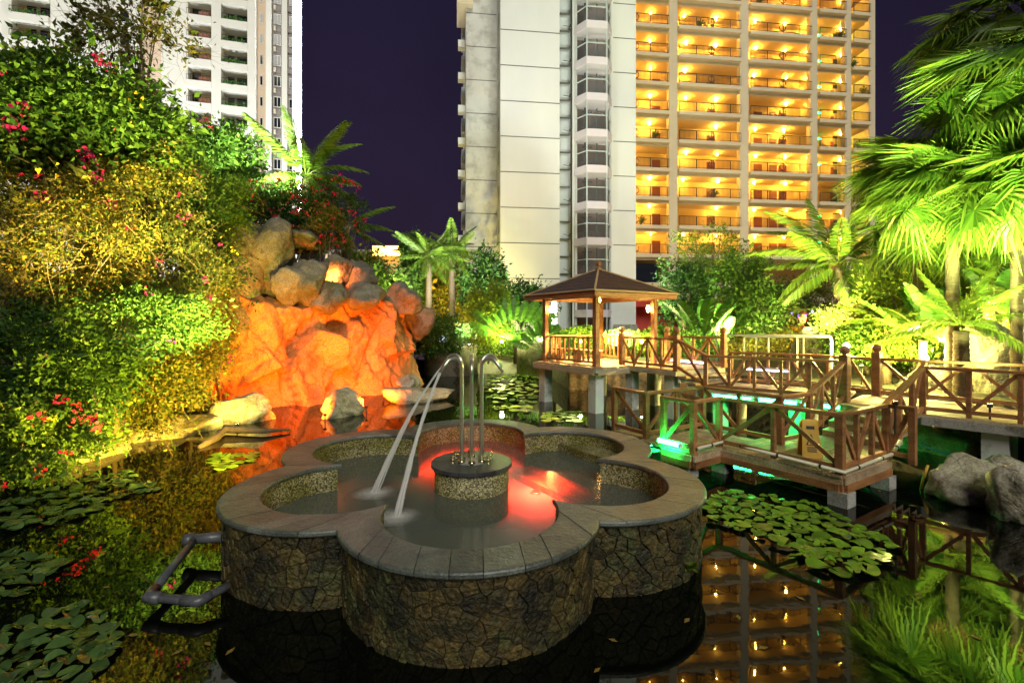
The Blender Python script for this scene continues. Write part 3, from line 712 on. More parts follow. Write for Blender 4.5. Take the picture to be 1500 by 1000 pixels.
roof = part(gaz, 'roof', MB().add([rc(0,ez),rc(1,ez),rc(2,ez),rc(3,ez),GCn+ZUP*az, rc(0,ez-.03),rc(1,ez-.03),rc(2,ez-.03),rc(3,ez-.03),GCn+ZUP*(az-.08)],
    [(0,1,4)[::-1],(1,2,4)[::-1],(2,3,4)[::-1],(3,0,4)[::-1],(5,6,9),(6,7,9),(7,8,9),(8,5,9)]), M['shingle'])
for i in range(4):
    e0, e1 = rc(i,ez-.03,.985), rc(i+1,ez-.03,.985)
    # courses of felt shingles, slightly stepped
    for j in range(7):
        t0, t1 = j/7, (j+1)/7+.012; A, B, T = rc(i,ez,1.01), rc(i+1,ez,1.01), GCn+ZUP*az
        a0, b0, a1, b1 = A.lerp(T,t0), B.lerp(T,t0), A.lerp(T,t1), B.lerp(T,t1); up = ZUP*.014; up1 = ZUP*.004
        link('shingle_course', MB().add([a0,b0,b1,a1,a0+up,b0+up,b1+up1,a1+up1], [(0,1,5,4),(4,5,6,7),(3,2,1,0)]).mesh('shingle_course', M['shingle'], gaz.location), roof)
    part(gaz, 'fascia_board', MB().bar(e0-ZUP*.06, e1-ZUP*.06, .035, .13), M['wood'])
    part(gaz, 'eave_trim', MB().tube([rc(i,ez+.012,1.012), rc(i+1,ez+.012,1.012)], .028, 8), M['trim_tan'])
    part(gaz, 'hip_batten', MB().bar(rc(i,ez+.02,1.0), GCn+ZUP*(az+.02), .055, .04), M['trim_tan'])
    part(gaz, 'ring_beam', MB().bar(gp([0,0,GS,GS][i],[0,GS,GS,0][i],3.46), gp([0,GS,GS,0][i],[GS,GS,0,0][i],3.46), .09, .13), M['wood'])
part(gaz, 'finial', MB().lathe([(.10,az-.04),(.11,az+.05),(.05,az+.07),(.05,az+.10),(.09,az+.14),(.105,az+.19),(.09,az+.24),(.04,az+.28)], 16, GCn), M['wood'], True)
def balustrade(t, p, q, z, h=.85, n=9, bot=.12, w=.05):
    part(t, 'top_rail', MB().bar(p+ZUP*(z+h), q+ZUP*(z+h), .085, .05, c=.008), M['wood'])
    part(t, 'bottom_rail', MB().bar(p+ZUP*(z+bot), q+ZUP*(z+bot), .05, .06), M['wood'])
    for i in range(1, n):
        c = p.lerp(q, i/n); part(t, 'baluster', MB().bar(c+ZUP*(z+bot), c+ZUP*(z+h-.02), w, w, up=(q-p).normalized()), M['wood'])
# left side (front corner to left corner), back sides, and half of the right side
balustrade(gaz, gp(.10,0,0), gp(GS-.10,0,0), DZ, n=10)
balustrade(gaz, gp(GS,.10,0), gp(GS,GS-.10,0), DZ, n=10)
balustrade(gaz, gp(.10,GS,0)+U*.9, gp(GS-.10,GS,0), DZ, n=7)
# seat bench inside
for k in range(3):
    part(gaz, 'bench_slat', MB().obox(gp(.15,.14+k*.13,DZ+.42), U*(GS-.3), V*.11, ZUP*.035), M['wood'])
for a in (.3,1.2,2.1): part(gaz, 'bench_leg', MB().obox(gp(a,.18,DZ), U*.06, V*.28, ZUP*.42), M['wood'])
# wall lamps on the posts
for (a, b, da, db, lb) in ((GS,0,-1,1,'on the left post'),(0,GS,1,-1,'on the right post'),(0,0,1,1,'on the front post')):
    p = gp(a+da*.13, b+db*.13, 3.10)
    t = thing('wall_lamp', 'small warm lamp fixed to the pavilion, '+lb, 'lamp', p, 'pavilion lamps')
    part(t, 'bracket', MB().bar(p+ZUP*.11, p+ZUP*.14, .10, .10), M['iron'])
    part(t, 'bulb', MB().lathe([(.02,-.10),(.05,-.06),(.05,.06),(.03,.105)], 12, p), M['g_orange'], True)
    part(t, 'cage', MB().bar(p-ZUP*.13, p-ZUP*.105, .10, .10), M['iron'])

# ------------------------------------------------------------------ railings
def railing(t, pts, z, h=.85, step=.62, posts=(True,True), phase=0, wpost=.085, low=.0, z2=None, pipe=False):
    """Timber rail: posts, top and bottom rails and diagonal braces forming V shapes."""
    p, q = Vector(pts[0]), Vector(pts[1]); L_ = (q-p).length; n = max(1, round(L_/step)); d = (q-p).normalized()
    z2 = z if z2 is None else z2
    zz = lambda u: z+(z2-z)*u
    part(t, 'top_rail', MB().bar(p-d*.04+ZUP*(z+h), q+d*.04+ZUP*(z2+h), .11, .058, c=.010), M['wood'])
    part(t, 'bottom_rail', MB().bar(p+ZUP*(z+.10), q+ZUP*(z2+.10), .055, .07), M['wood'])
    for i in range(n+1):
        if (i == 0 and not posts[0]) or (i == n and not posts[1]): continue
        c = p.lerp(q, i/n); e = i in (0, n)
        w = (wpost+.01) if e else .068
        part(t, 'post', MB().bar(c+ZUP*(zz(i/n)-(low if e else 0)-.02), c+ZUP*(zz(i/n)+h-.015), w, w, up=d, c=.006), M['wood'])
    nd = Vector((-d.y, d.x, 0))*.012
    for i in range(n):
        a, b = p.lerp(q, i/n)+d*.03, p.lerp(q, (i+1)/n)-d*.03
        za, zb = zz(i/n), zz((i+1)/n)
        if (i+phase) % 2 == 0: part(t, 'brace', MB().bar(a+nd+ZUP*(za+h-.04), b+nd+ZUP*(zb+.13), .042, .062), M['wood'])
        else: part(t, 'brace', MB().bar(a+nd+ZUP*(za+.13), b+nd+ZUP*(zb+h-.04), .042, .062), M['wood'])
def ball_post(t, p, z, h=1.02, w=.15):
    part(t, 'newel_post', MB().bar(p+ZUP*(z-.02), p+ZUP*(z+h), w, w, up=U, c=.01), M['wood'])
    part(t, 'newel_ball', MB().lathe([(.045,z+h),(.05,z+h+.02),(.085,z+h+.05),(.10,z+h+.10),(.085,z+h+.15),(.045,z+h+.185),(.008,z+h+.195)], 18, p), M['wood'], True)

# upper platform and walkway
WZ = .95
A0 = Vector((3.41,15.0,0)); A1 = Vector((4.46,13.1,0)); B0 = Vector((5.41,12.98,0)); W1 = Vector((7.13,10.36,0)); W2 = Vector((8.44,11.18,0))
plat = thing('landing_platform', 'raised timber landing with ball topped newel posts beside the pavilion', 'platform', (A1.x, A1.y, 0))
PW = 2.1
dA = (A1-A0).normalized()
L_ = (A1-A0).length
nP = 16
for i in range(nP):
    part(plat, 'deck_plank', MB().obox(A0-V*.06+dA*(i*L_/nP+.003)+ZUP*(DZ-.045), dA*(L_/nP-.006), V*(PW+.12), ZUP*(.043+random.uniform(-.002,.002))), M['wood_pale'])
part(plat, 'deck_edge', MB().bar(A0-V*.085-ZUP*0+ZUP*(DZ-.09), A1-V*.085+ZUP*(DZ-.09), .05, .11), M['fascia'])
part(plat, 'deck_edge', MB().bar(A1-V*.10+dA*.03+ZUP*(DZ-.09), A1+V*(PW)+dA*.03+ZUP*(DZ-.09), .05, .11), M['fascia'])
for a, b in ((.3,.15),(.3,1.9),(1.9,.15),(1.9,1.9)):
    c = A0+dA*a+V*b; part(plat, 'pier', MB().obox(c-U*.14-V*.14-ZUP*1.1, U*.28, V*.28, ZUP*(DZ-.05+1.1-.06)), M['pier'])
railing(plat, (A0, A1), DZ, posts=(False,False), step=.55)
railing(plat, (A0+V*PW, A1+V*PW), DZ, posts=(False,False), step=.55, phase=1)
for p in (A0, A1, A0+V*PW, A1+V*PW): ball_post(plat, p, DZ, .98)
# two steps down to the walkway, with sloping rails
mid = A1+dA*.33
for k in range(3):
    s = A1+dA*(.06+k*.3)-V*.02; part(plat, 'step', MB().obox(s+ZUP*(DZ-.14*(k+1)-.05), dA*.29, V*(PW+.04), ZUP*.05), M['wood_pale'])
    part(plat, 'riser', MB().obox(s+ZUP*(DZ-.14*(k+1)-.19), dA*.03, V*(PW+.02), ZUP*.139), M['pier'])

walk = thing('upper_walkway', 'timber walkway with V braced brown railings running from the landing to the corner newels', 'walkway', (6.3,11.6,0))
WA = A1+dA*.95; dW = (W1-WA); LW = dW.length; dW = dW.normalized(); VW = Vector((-dW.y, dW.x, 0)); 
if VW.x < 0: VW = -VW
WW = 2.05; nP = 22
for i in range(nP):
    part(walk, 'deck_plank', MB().obox(WA-VW*.06+dW*(i*LW/nP+.003)+ZUP*(WZ-.045), dW*(LW/nP-.006), VW*(WW+.12), ZUP*(.043+random.uniform(-.002,.002))), M['slabtop'])
part(walk, 'deck_edge', MB().bar(WA-VW*.085+ZUP*(WZ-.10), W1-VW*.085+ZUP*(WZ-.10), .05, .12), M['fascia'])
part(walk, 'deck_beam', MB().bar(WA+VW*.1+ZUP*(WZ-.15), W1+VW*.1+ZUP*(WZ-.15), .12, .18), M['concrete'])
for a, b in ((.3,.2),(.3,1.8),(2.0,.2),(2.0,1.8)):
    c = WA+dW*a+VW*b; part(walk, 'pier', MB().obox(c-U*.13-V*.13-ZUP*1.1, U*.26, V*.26, ZUP*(WZ-.05+1.1)), M['pier'])
railing(walk, (WA, W1-dW*.08), WZ, posts=(True,False), step=.52)
railing(walk, (WA+VW*WW, W1+VW*WW-dW*1.0), WZ, posts=(True,True), step=.52, phase=1)
railing(walk, (A1+dA*.05-V*.02, WA), DZ, z2=WZ, posts=(False,False), step=.9)
ball_post(walk, W1, WZ, 1.0, .17)
ball_post(walk, W2, WZ, 1.0, .17)

# right-hand concrete walkway
rw = thing('concrete_walkway', 'concrete walkway with brown timber railings over rocks on the right', 'walkway', (8.5,9.6,0))
N1 = Vector((7.64,8.99,0)); wd = Vector((.64,-.768,0)).normalized(); nd = Vector((.768,.64,0)).normalized()
LR = 4.4
part(rw, 'slab', MB().add([(p.x,p.y,z) for z in (WZ-.20, WZ-.05) for p in (W1+(N1-W1).normalized()*.02, N1-nd*.12, N1-nd*.12+wd*LR, N1+nd*2.2+wd*LR, W2+VW*.25, W2-dW*.3)],
     [(5,4,3,2,1,0),(6,7,8,9,10,11)]+[(i,(i+1) % 6,6+(i+1) % 6,6+i) for i in range(6)]), M['concrete'])
part(rw, 'paving', MB().prism([(p.x,p.y) for p in (W1-dW*.0+dW*.01, N1-nd*.06, N1-nd*.06+wd*LR, N1+nd*2.16+wd*LR, W2+VW*.2, W2-dW*.26, )], WZ-.046, WZ-.004), M['slabtop'])
for a in (.95, 3.2):
    c = N1+wd*a+nd*.12; part(rw, 'pillar', MB().obox(c-wd*.17-nd*.1-ZUP*1.1, wd*.34, nd*.3, ZUP*(WZ-.2+1.1)), M['pier'])
    c = N1+wd*a+nd*1.9; part(rw, 'pillar', MB().obox(c-wd*.17-nd*.1-ZUP*1.1, wd*.34, nd*.3, ZUP*(WZ-.2+1.1)), M['pier'])
railing(rw, (N1, N1+wd*LR), WZ, step=.62)
F1 = W2+nd*.0; F2 = F1+wd*(LR+.2)
railing(rw, (F1+wd*.06, F2), WZ, posts=(False,True), step=.72)
# side path rail behind the opening
sp0 = W2+V*.2+U*.1
railing(rw, (W2+U*.1, W2+U*1.6+V*.2), WZ, posts=(False,True), step=.55, phase=1)

# lower L-shaped dock
KZ = .45
dock = thing('lower_dock', 'low L shaped timber dock with X braced rails by the fountain', 'dock', (4.2,8.4,0))
kB1, kP2, kQ = Vector((2.10,9.9,0)), Vector((2.53,9.11,0)), Vector((3.95,10.0,0))
kD3, kE, kD2, kD1 = Vector((2.70,8.6,0)), Vector((3.03,8.07,0)), Vector((3.65,8.52,0)), Vector((4.72,6.95,0))
kD4 = kD1+V*1.53; kT = kQ-U*1.6; kS1 = Vector((5.56,9.04,0)); kD5 = kD4-U*.35
def planks(t, o, du, dv, nU, z, mat='wood_pale', th=.04):
    for i in range(nU): part(t, 'deck_plank', MB().obox(o+du*(i/nU)+du.normalized()*.004+ZUP*(z-th), du/nU-du.normalized()*.008, dv, ZUP*(th+random.uniform(-.003,.003))), M[mat])
legw = (kQ-kD2).dot(V)
planks(dock, kE+U*-.03-V*.05, V*(.77+.05), U*1.2, 6, KZ)                                        # left leg
planks(dock, kE+V*.775-U*.03+V*0, V*(kQ-kE).dot(V)*1.0-V*.77, U*((kQ-kE).dot(U)+.05), 8, KZ)      # corner
planks(dock, kD2-U*.03-V*.03, -U*1.92, V*1.55, 15, KZ)                                        # right leg
planks(dock, kB1-U*.02-V*.05, -U*.9, V*.42, 7, KZ)
for p, q in ((kD3-V*.06,kE-V*.06),(kE-V*.06-U*.05,kD2-U*.05),(kD2-V*.05-U*.05,kD1-V*.05-U*.05),(kD1-U*.07-V*.05,kD4-U*.07)):
    part(dock, 'edge_board', MB().bar(p+ZUP*(KZ-.085), q+ZUP*(KZ-.085), .035, .10), M['wood_pale'])
    part(dock, 'edge_beam', MB().bar(p.lerp(q,.02)+ZUP*(KZ-.19), q.lerp(p,.02)+ZUP*(KZ-.19), .07, .11), M['wood'])
for c in (kD1+V*.04, kD2+V*.10, kD4-V*.1, kE+V*.1+U*.2, kQ-V*.2-U*.3, kP2+V*.2, kB1+V*.2, kD2-U*1.0+V*1.2):
    part(dock, 'pier_block', MB().obox(c-U*.13-V*.13-ZUP*1.1, U*.26, V*.26, ZUP*(KZ-.245+1.1)), M['concrete'])
railing(dock, (kB1,kP2), KZ, step=.9, low=.12)
railing(dock, (kP2,kQ), KZ, step=.85, posts=(False,True), phase=1)
railing(dock, (kD3,kE), KZ, step=.62, low=.18, phase=1)
railing(dock, (kE,kD2), KZ, step=.77, posts=(False,True), low=.18)
railing(dock, (kD2,kD1), KZ, step=.96, posts=(False,True), low=.26, wpost=.10, phase=1)
railing(dock, (kQ,kT), KZ, step=.8, posts=(False,True))
railing(dock, (kT,kS1), KZ, step=.8, posts=(False,True), phase=1)
railing(dock, (kD1,kD4), KZ, step=.55, posts=(False,True), low=.2)
railing(dock, (kD4,kD5), KZ, step=.5, posts=(False,True), phase=1)
railing(dock, (kS1,W1-V*.05), KZ, z2=WZ, step=.75, posts=(False,False), phase=1)
railing(dock, (kD4,N1), KZ, z2=WZ, step=.75, posts=(False,False), phase=1)
# stairs from the dock up to the walkway
e0 = kD4+U*.05; e1 = kS1-U*.05
for k in range(4):
    u0 = .28+k*.18; a = e0.lerp(N1,u0); b = e1.lerp(W1,u0); a2 = e0.lerp(N1,u0+.20); b2 = e1.lerp(W1,u0+.20); z = KZ+.125*(k+1)-.004*(k == 3)-.01
    part(dock, 'step', MB().add([*(p+ZUP*(z-.05) for p in (a,b,b2,a2)), *(p+ZUP*z for p in (a,b,b2,a2))], [(0,1,2,3)[::-1],(4,5,6,7),(0,1,5,4),(1,2,6,5),(2,3,7,6),(3,0,4,7)]), M['wood_pale'])
    part(dock, 'riser', MB().bar(a+ZUP*(z-.09)+V*.02, b+ZUP*(z-.09)+V*.02, .02, .085), M['wood_pale'])
a, b, c2, d2 = kD4-V*.02, kD1+V*1.5+U*1.9, e1.lerp(W1,.3), e0.lerp(N1,.3)
part(dock, 'lower_landing', MB().prism([(p.x,p.y) for p in (a, d2, c2, b)], KZ-.05, KZ-.006), M['wood_pale'])
# ivory pipe clipped along the dock edge
def pipe_run(t, pts, r=.028):
    part(t, 'pipe', MB().tube(pts, r, 10), M['ivory_pipe'], True)
    for p, q in zip(pts, pts[1:]):
        n = max(1, int((q-p).length/.55))
        for i in range(n):
            c = p.lerp(q, (i+.5)/n); d = (q-p).normalized(); part(t, 'clip', MB().tube([c-d*.012, c+d*.012], r+.009, 10), M['iron'])
pp = thing('conduit_pipe', 'ivory plastic conduit running along the low dock rail', 'pipe', kD2+ZUP*KZ)
pipe_run(pp, [kE-V*.02-U*.09+ZUP*(KZ+.10), kD2-U*.09+V*.02+ZUP*(KZ+.10), kD1-U*.09-V*.08+ZUP*(KZ+.06), kD4-U*.09+ZUP*(KZ+.09), kD4-U*.09+V*.3+ZUP*(KZ+.26)])
# yellow caution board on the dock
cb = thing('caution_board', 'yellow folding wet floor board leaning on the dock rail', 'sign', kD1+V*.62+U*.55+ZUP*KZ)
o = kD1+V*.52+U*.62+ZUP*KZ; rgt = (V*.7-U*.7).normalized(); lean = Vector((-rgt.y, rgt.x, 0))*.14
if lean.y < 0: lean = -lean
def cbp(x, h): return o+rgt*x+lean*h/.6+ZUP*h
part(cb, 'front_panel', MB().add([cbp(-.15,0),cbp(.15,0),cbp(.11,.60),cbp(-.11,.60)]+[p+lean.normalized()*.018 for p in (cbp(-.15,0),cbp(.15,0),cbp(.11,.60),cbp(-.11,.60))], [(0,1,2,3),(7,6,5,4),(0,4,5,1),(1,5,6,2),(2,6,7,3),(3,7,4,0)]), M['yellow'])
off = -lean.normalized()*.003
ck = lambda x, h: cbp(x,h)+off
part(cb, 'back_panel', MB().obox(cbp(-.14,0)+lean*1.9-ZUP*0, rgt*.28, lean.normalized()*.018, ZUP*.58-lean*.9), M['yellow'])
fig = MB()
fig.add([ck(-.085,.20),ck(.085,.20),ck(0,.38)], [(0,1,2)])
part(cb, 'warning_triangle', fig, M['black'])
fig = MB(); off = -lean.normalized()*.005
fig.add([ck(-.058,.215),ck(.058,.215),ck(0,.345)], [(0,1,2)]); part(cb, 'triangle_field', fig, M['yellow'])
fig = MB(); off = -lean.normalized()*.007
fig.add([ck(-.03,.225),ck(-.015,.225),ck(.012,.275),ck(.0,.285)], [(0,1,2,3)]); fig.add([ck(.005,.24),ck(.04,.225),ck(.042,.235),ck(.008,.265)], [(0,1,2,3)]); fig.add([ck(-.02,.29),ck(-.005,.29),ck(-.005,.31),ck(-.02,.31)], [(0,1,2,3)])
for k in range(3): fig.add([ck(-.07,.10+k*.03),ck(.07,.10+k*.03),ck(.07,.115+k*.03),ck(-.07,.115+k*.03)], [(0,1,2,3)])
fig.add([ck(-.06,.45),ck(.06,.45),ck(.06,.50),ck(-.06,.50)], [(0,1,2,3)])
part(cb, 'slipping_figure', fig, M['black'])

# green fluorescent tubes
def tube_lamp(p, q, lab, mat='g_green', r=.036, grp='green tube lamps', fix=True):
    p, q = Vector(p), Vector(q); d = (q-p).normalized()
    t = thing('tube_lamp', lab, 'lamp', p.lerp(q,.5), grp)
    part(t, 'tube', MB().tube([p, q], r, 10), M[mat], True)
    if fix: part(t, 'batten', MB().bar(p+ZUP*(r+.028), q+ZUP*(r+.028), .06, .045), M['white_tube'])
    for e, s in ((p,-1),(q,1)): part(t, 'end_cap', MB().tube([e, e+d*s*.035], r+.006, 10), M['white_tube'])
def under(u, off=-.15, z=WZ-.11): return WA+dW*(LW*u)+VW*off+ZUP*z
tube_lamp(under(.44), under(.70), 'long green tube lamp under the edge of the upper walkway')
tube_lamp(under(.08), under(.38), 'green tube lamp under the upper walkway near the landing steps', r=.022)
tube_lamp(under(.73), under(.80), 'short green tube lamp under the upper walkway beside the long one')
tube_lamp(W1-VW*.15-dW*.36+ZUP*(WZ-.12), W1-VW*.15-dW*.04+ZUP*(WZ-.12), 'green tube lamp at the head of the dock stairs')
tube_lamp(kD3-V*.10+U*.02+ZUP*(KZ+.10), kD3-V*.10-U*.42+ZUP*(KZ+.10), 'green tube lamp on the dock end by the fountain', fix=False)
tube_lamp(kP2+V*.10+U*.0+ZUP*(KZ-.14), kP2+V*.75+ZUP*(KZ-.14), 'dim green tube lamp beneath the back of the low dock', r=.012)
tube_lamp(A0+V*1.7+dA*.5+ZUP*(DZ+.10), A0+V*1.7+dA*1.8+ZUP*(DZ+.10), 'pale violet tube lamp on the floor of the landing', 'g_violet', .018, 'violet tube lamps')
tube_lamp(WA+VW*1.75+dW*.5+ZUP*(WZ+.42), WA+VW*1.75+dW*1.5+ZUP*(WZ+.42), 'pale violet tube lamp along the far rail of the walkway', 'g_violet', .018, 'violet tube lamps')
# blue and yellow hoses hanging below the walkway
h0 = W(1345,650,9.3); h1 = W(1425,668,8.6)
whole('blue_hose', 'thin blue hose strung under the concrete walkway', 'hose', MB().tube([h0, h0.lerp(h1,.3)-ZUP*.05, h0.lerp(h1,.7)-ZUP*.06, h1], .016, 8), surf('blue_plastic', [(.02,.16,.42),(.03,.2,.5)], 5, .4, 0), True)
cc = W(1358,645,9.1)
whole('wire_coil', 'loose coil of pale wire under the walkway edge', 'wire', MB().tube([cc+Vector((.10*math.cos(a)*(1-a*.02), .04*math.sin(a*2), .09*math.sin(a)-.01*a)) for a in np.linspace(0, 12, 40)], .007, 6), M['aluminium'], True)
cc = G(1352,716,0)
whole('yellow_strap', 'bright yellow strap hanging into the water by the dock', 'strap', MB().tube([cc+Vector((-.05,.0,-.1)), cc+Vector((0,0,.15)), cc+Vector((.08,0,.38))], .02, 6), M['yellow'], True)

# white tube handrails behind the walkway
def handrail(pts, lab):
    t = thing('tube_handrail', lab, 'handrail', Vector(pts[0]), 'white tube handrails')
    part(t, 'rail', MB().tube(pts, .032, 10), M['white_tube'], True)
    return t
def hoop(px0, px1, Y0, Y1, py, lab):
    a, b = W(px0, py, Y0), W(px1, py, Y1); gz = GZ
    d = (b-a).normalized()
    pts = [Vector((a.x,a.y,gz)), a-ZUP*.10, a-ZUP*.03+d*.03, a+d*.10, b-d*.10, b-ZUP*.03-d*.03, b-ZUP*.10, Vector((b.x,b.y,gz))]
    t = handrail(pts, lab)
    n = 3
    for i in range(1, n):
        c = a.lerp(b, i/n); part(t, 'upright', MB().tube([Vector((c.x,c.y,gz)), c], .026, 8), M['white_tube'], True)
hoop(1090, 1218, 17.5, 13.6, 493, 'long white tube handrail hoop behind the upper walkway')
hoop(1050, 1262, 19.5, 14.6, 491, 'longer white tube handrail behind the first hoop')

# ------------------------------------------------------------------ white lift tower and gallery block
th = R(7); TE = Vector((math.cos(th), math.sin(th), 0)); TB = Vector((-math.sin(th), math.cos(th), 0))
TO = Vector((-.98, 40.8, 0)); FL = 3.0; TOPZ = 47.0
def tp(s, t, z): return TO + TE*s + TB*t + ZUP*z
def s_of(px, t):
    k = (px-750)/FPX
    return (k*(TO.y+TB.y*t)-TO.x-TB.x*t)/(TE.x-k*TE.y)
def tbox(s0, s1, t0, t1, z0, z1): return MB().obox(tp(s0,t0,z0), TE*(s1-s0), TB*(t1-t0), ZUP*(z1-z0))
tower = thing('lift_tower', 'tall white tower with glazed lift shaft behind the pavilion', 'tower', tp(5,2,GZ))
BZ = GZ-.1
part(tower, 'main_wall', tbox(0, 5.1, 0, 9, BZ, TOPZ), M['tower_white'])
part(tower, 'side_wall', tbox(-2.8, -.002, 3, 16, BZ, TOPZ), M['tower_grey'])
part(tower, 'core_wall', tbox(6.6, 9.6, 1.2, 9, BZ, TOPZ), M['shaft'])
part(tower, 'service_wall', tbox(5.102, 6.6, .55, 9, BZ, TOPZ), M['tower_blue'])
part(tower, 'right_wall', tbox(9.5, 11.9, 0, 9, BZ, TOPZ), M['tower_white'])
part(tower, 'right_pilaster', tbox(9.42, 9.78, -.22, .3, BZ, TOPZ), M['tower_white'])
part(tower, 'left_pilaster', tbox(6.15, 6.55, -.35, .6, BZ, TOPZ), M['tower_white'])
part(tower, 'plinth', tbox(9.8, 12.02, -.10, 9, BZ, 2.6), M['concrete'])
for k in range(13):
    z = 6.46+3*k
    for s0, s1, t in ((.0,5.1,0),(9.79,11.9,0)):
        part(tower, 'floor_joint', tbox(s0, s1, t-.012, t+.02, z, z+.07), M['seam'])
    part(tower, 'floor_joint', tbox(-2.8, -.05, 2.988, 3.02, z+.1, z+.17), M['seam'])
    part(tower, 'slit_window', MB().obox(tp(-.012,1.1,z+1.1), TB*.8, -TE*.012, ZUP*1.1), M['glass'])
    # service strip: pale blue vent shelves and pipe brackets
    for j in range(2):
        zz = z+.5+j*1.5
        part(tower, 'shelf', tbox(5.13, 6.1, .30, .56, zz, zz+.05), M['seam'])
    part(tower, 'pipe_bracket', MB().bar(tp(6.05,.5,z+.9), tp(6.05,-.1,z+.9), .05, .05).bar(tp(5.5,.35,z+.95), tp(6.05,-.1,z+.65), .04,.04), M['iron'])
part(tower, 'drain_pipe', MB().tube([tp(6.08,-.12,BZ), tp(6.08,-.12,TOPZ-1)], .06, 8), M['iron'], True)
# glazed lift shaft: half octagon
SH = [(6.35,.2),(6.35,-.5),(7.05,-1.55),(8.75,-1.55),(9.45,-.5),(9.45,.2)]
for k in range(14):
    z = 3.2+3*k
    band = part(tower, 'lift_band', MB().prism([tp(s,t,0)[:2] for s, t in [(6.33,.25),(6.27,-.55),(7.0,-1.66),(8.8,-1.66),(9.53,-.55),(9.5,.25)]], z, z+.62), M['band_lilac'])
    for i in range(5):
        (s0,t0),(s1,t1) = SH[i], SH[i+1]
        for z0, z1 in ((z+.64,z+1.78),(z+1.84,z+2.98)):
            a, b = tp(s0,t0,z0), tp(s1,t1,z0); h = ZUP*(z1-z0)
            part(tower, 'pane', MB().add([a,b,b+h,a+h], [(0,1,2,3)]), M['clear'])
        part(tower, 'transom', MB().bar(tp(s0,t0,z+1.81), tp(s1,t1,z+1.81), .07, .07), M['tower_blue'])
    part(tower, 'guide_rail', MB().bar(tp(7.3,-.1,z+.62), tp(7.3,-.1,z+3), .12, .12).bar(tp(8.35,-.1,z+.62), tp(8.35,-.1,z+3), .10, .10).bar(tp(7.0,-.2,z+2.6), tp(7.9,-.2,z+2.6), .14,.14).bar(tp(7.0,-.2,z+1.3), tp(7.9,-.2,z+1.3), .10,.12), M['iron'])
for s, t in SH[1:5]:
    part(tower, 'mullion', MB().bar(tp(s,t-.02,BZ), tp(s,t-.02,TOPZ-1), .09, .09, up=TE), M['tower_blue'])
# far left edge with condensers on brackets
for k in range(13):
    z = 7.2+3*k
    part(tower, 'condenser', tbox(-3.5, -2.803, 4.2, 5.0, z, z+.62), M['tower_white'])
    part(tower, 'condenser', tbox(-3.15, -2.803, 6.2, 8.6, z-1.1, z+.25), M['tower_grey'])
    part(tower, 'window', MB().obox(tp(-2.82,9.2,z-.6), TB*2.2, -TE*.02, ZUP*1.5), M['glass'])
part(tower, 'cornice', tbox(-3.6, -2.2, 2.4, 6, 31.0, 34.5), M['cream2'])
w = part(tower, 'ground_window', tbox(-2.2, -.5, 2.95, 3.0, 5.0, 7.2), M['door'])
part(w, 'pane', tbox(-2.0, -.7, 2.93, 2.949, 5.15, 7.05), M['glass'])

gal = thing('gallery_block', 'yellow lit apartment block with open corridor galleries and iron railings', 'building', tp(28,10,GZ))
T0 = 7.9
cols = [s_of(p, T0) for p in (920, 986, 1090, 1192, 1242, 1277)]
cw = [.75,.95,1.0,.85,.75,.75]
GB = 3.0                                           # corridor depth
NF = 13; Z0 = 9.8
part(gal, 'back_wall', tbox(11.9, cols[5]-2.2, T0+GB, T0+GB+6, BZ, Z0+NF*FL), M['cream'])
part(gal, 'end_wall', tbox(cols[5]-2.2, cols[5]+.35, T0+GB+1.2, T0+GB+6, BZ, Z0+NF*FL), M['cream'])
for i, (s, w) in enumerate(zip(cols, cw)):
    part(gal, 'column', tbox(s-w/2, s+w/2, T0-.05, T0+.55, BZ, Z0+NF*FL), M['cream2'])
railm = {}
def rail_mesh(Ln, t):
    mb = MB()
    mb.box((0,-.03,.98),(Ln,.03,1.04)).box((0,-.02,.10),(Ln,.02,.14))
    n = int(Ln/.14)
    for i in range(n+1): mb.box((i*Ln/n-.011,-.011,.12),(i*Ln/n+.011,.011,1.0))
    for i in range(int(Ln/1.9)+1): mb.box((min(i*1.9,Ln-.02)-.03,-.03,0),(min(i*1.9,Ln-.02)+.03,.03,1.02))
    return mb.mesh('railing', M['iron'])
def ring_mesh():
    mb = MB(); pts = [(.36*math.cos(a), 0, .55+.36*math.sin(a)) for a in np.linspace(0, 2*math.pi, 17)]
    mb.tube(pts, .035, 5, False); mb.tube([(0,0,.12),(0,0,1.0)], .03, 5); mb.tube([(-.2,0,.35),(-.1,0,.25),(0,0,.22),(.1,0,.25),(.2,0,.35)], .03, 5); mb.tube([(-.15,0,.75),(.15,0,.75)], .03, 5)
    return mb.mesh('ring_emblem', M['iron'])
RING = ring_mesh()
v_, f_ = ICO[2]
BULBS = [MB().add((v_*.06).tolist(), f_).mesh('corridor_lamp', M[g]) for g in ('g_warm_dim','g_warm','g_warm','g_warm_hot')]
BOXM = {}
def unit_box(mat):
    if mat not in BOXM: BOXM[mat] = MB().box((0,0,0),(1,1,1)).mesh('panel', M[mat])
    return BOXM[mat]
gl = gal.location
def gput(name, mesh, s, t, z, scl=None, parent=None):
    return link(name, mesh, parent or gal, tp(s,t,z)-gl, (0,0,th), scl)
rnd = random.Random(3)
POTS = []
def pot_mesh():
    if not POTS:
        c = rng.normal(size=(70,3))*np.array([.16,.16,.22])+np.array([0,0,.55]); d = rng.normal(size=(70,3))*.16; e = rng.normal(size=(70,3))*.07
        POTS.append(quads_mesh('potted_plant', np.stack([c,c+d*.5+e,c+d,c+d*.5-e],1), M['leaf_mid']))
    return POTS[0]
part(gal, 'side_wall', tbox(cols[5]+.1, cols[5]+.34, T0+.552, T0+GB+1.19, BZ, Z0+NF*FL), M['cream2'])
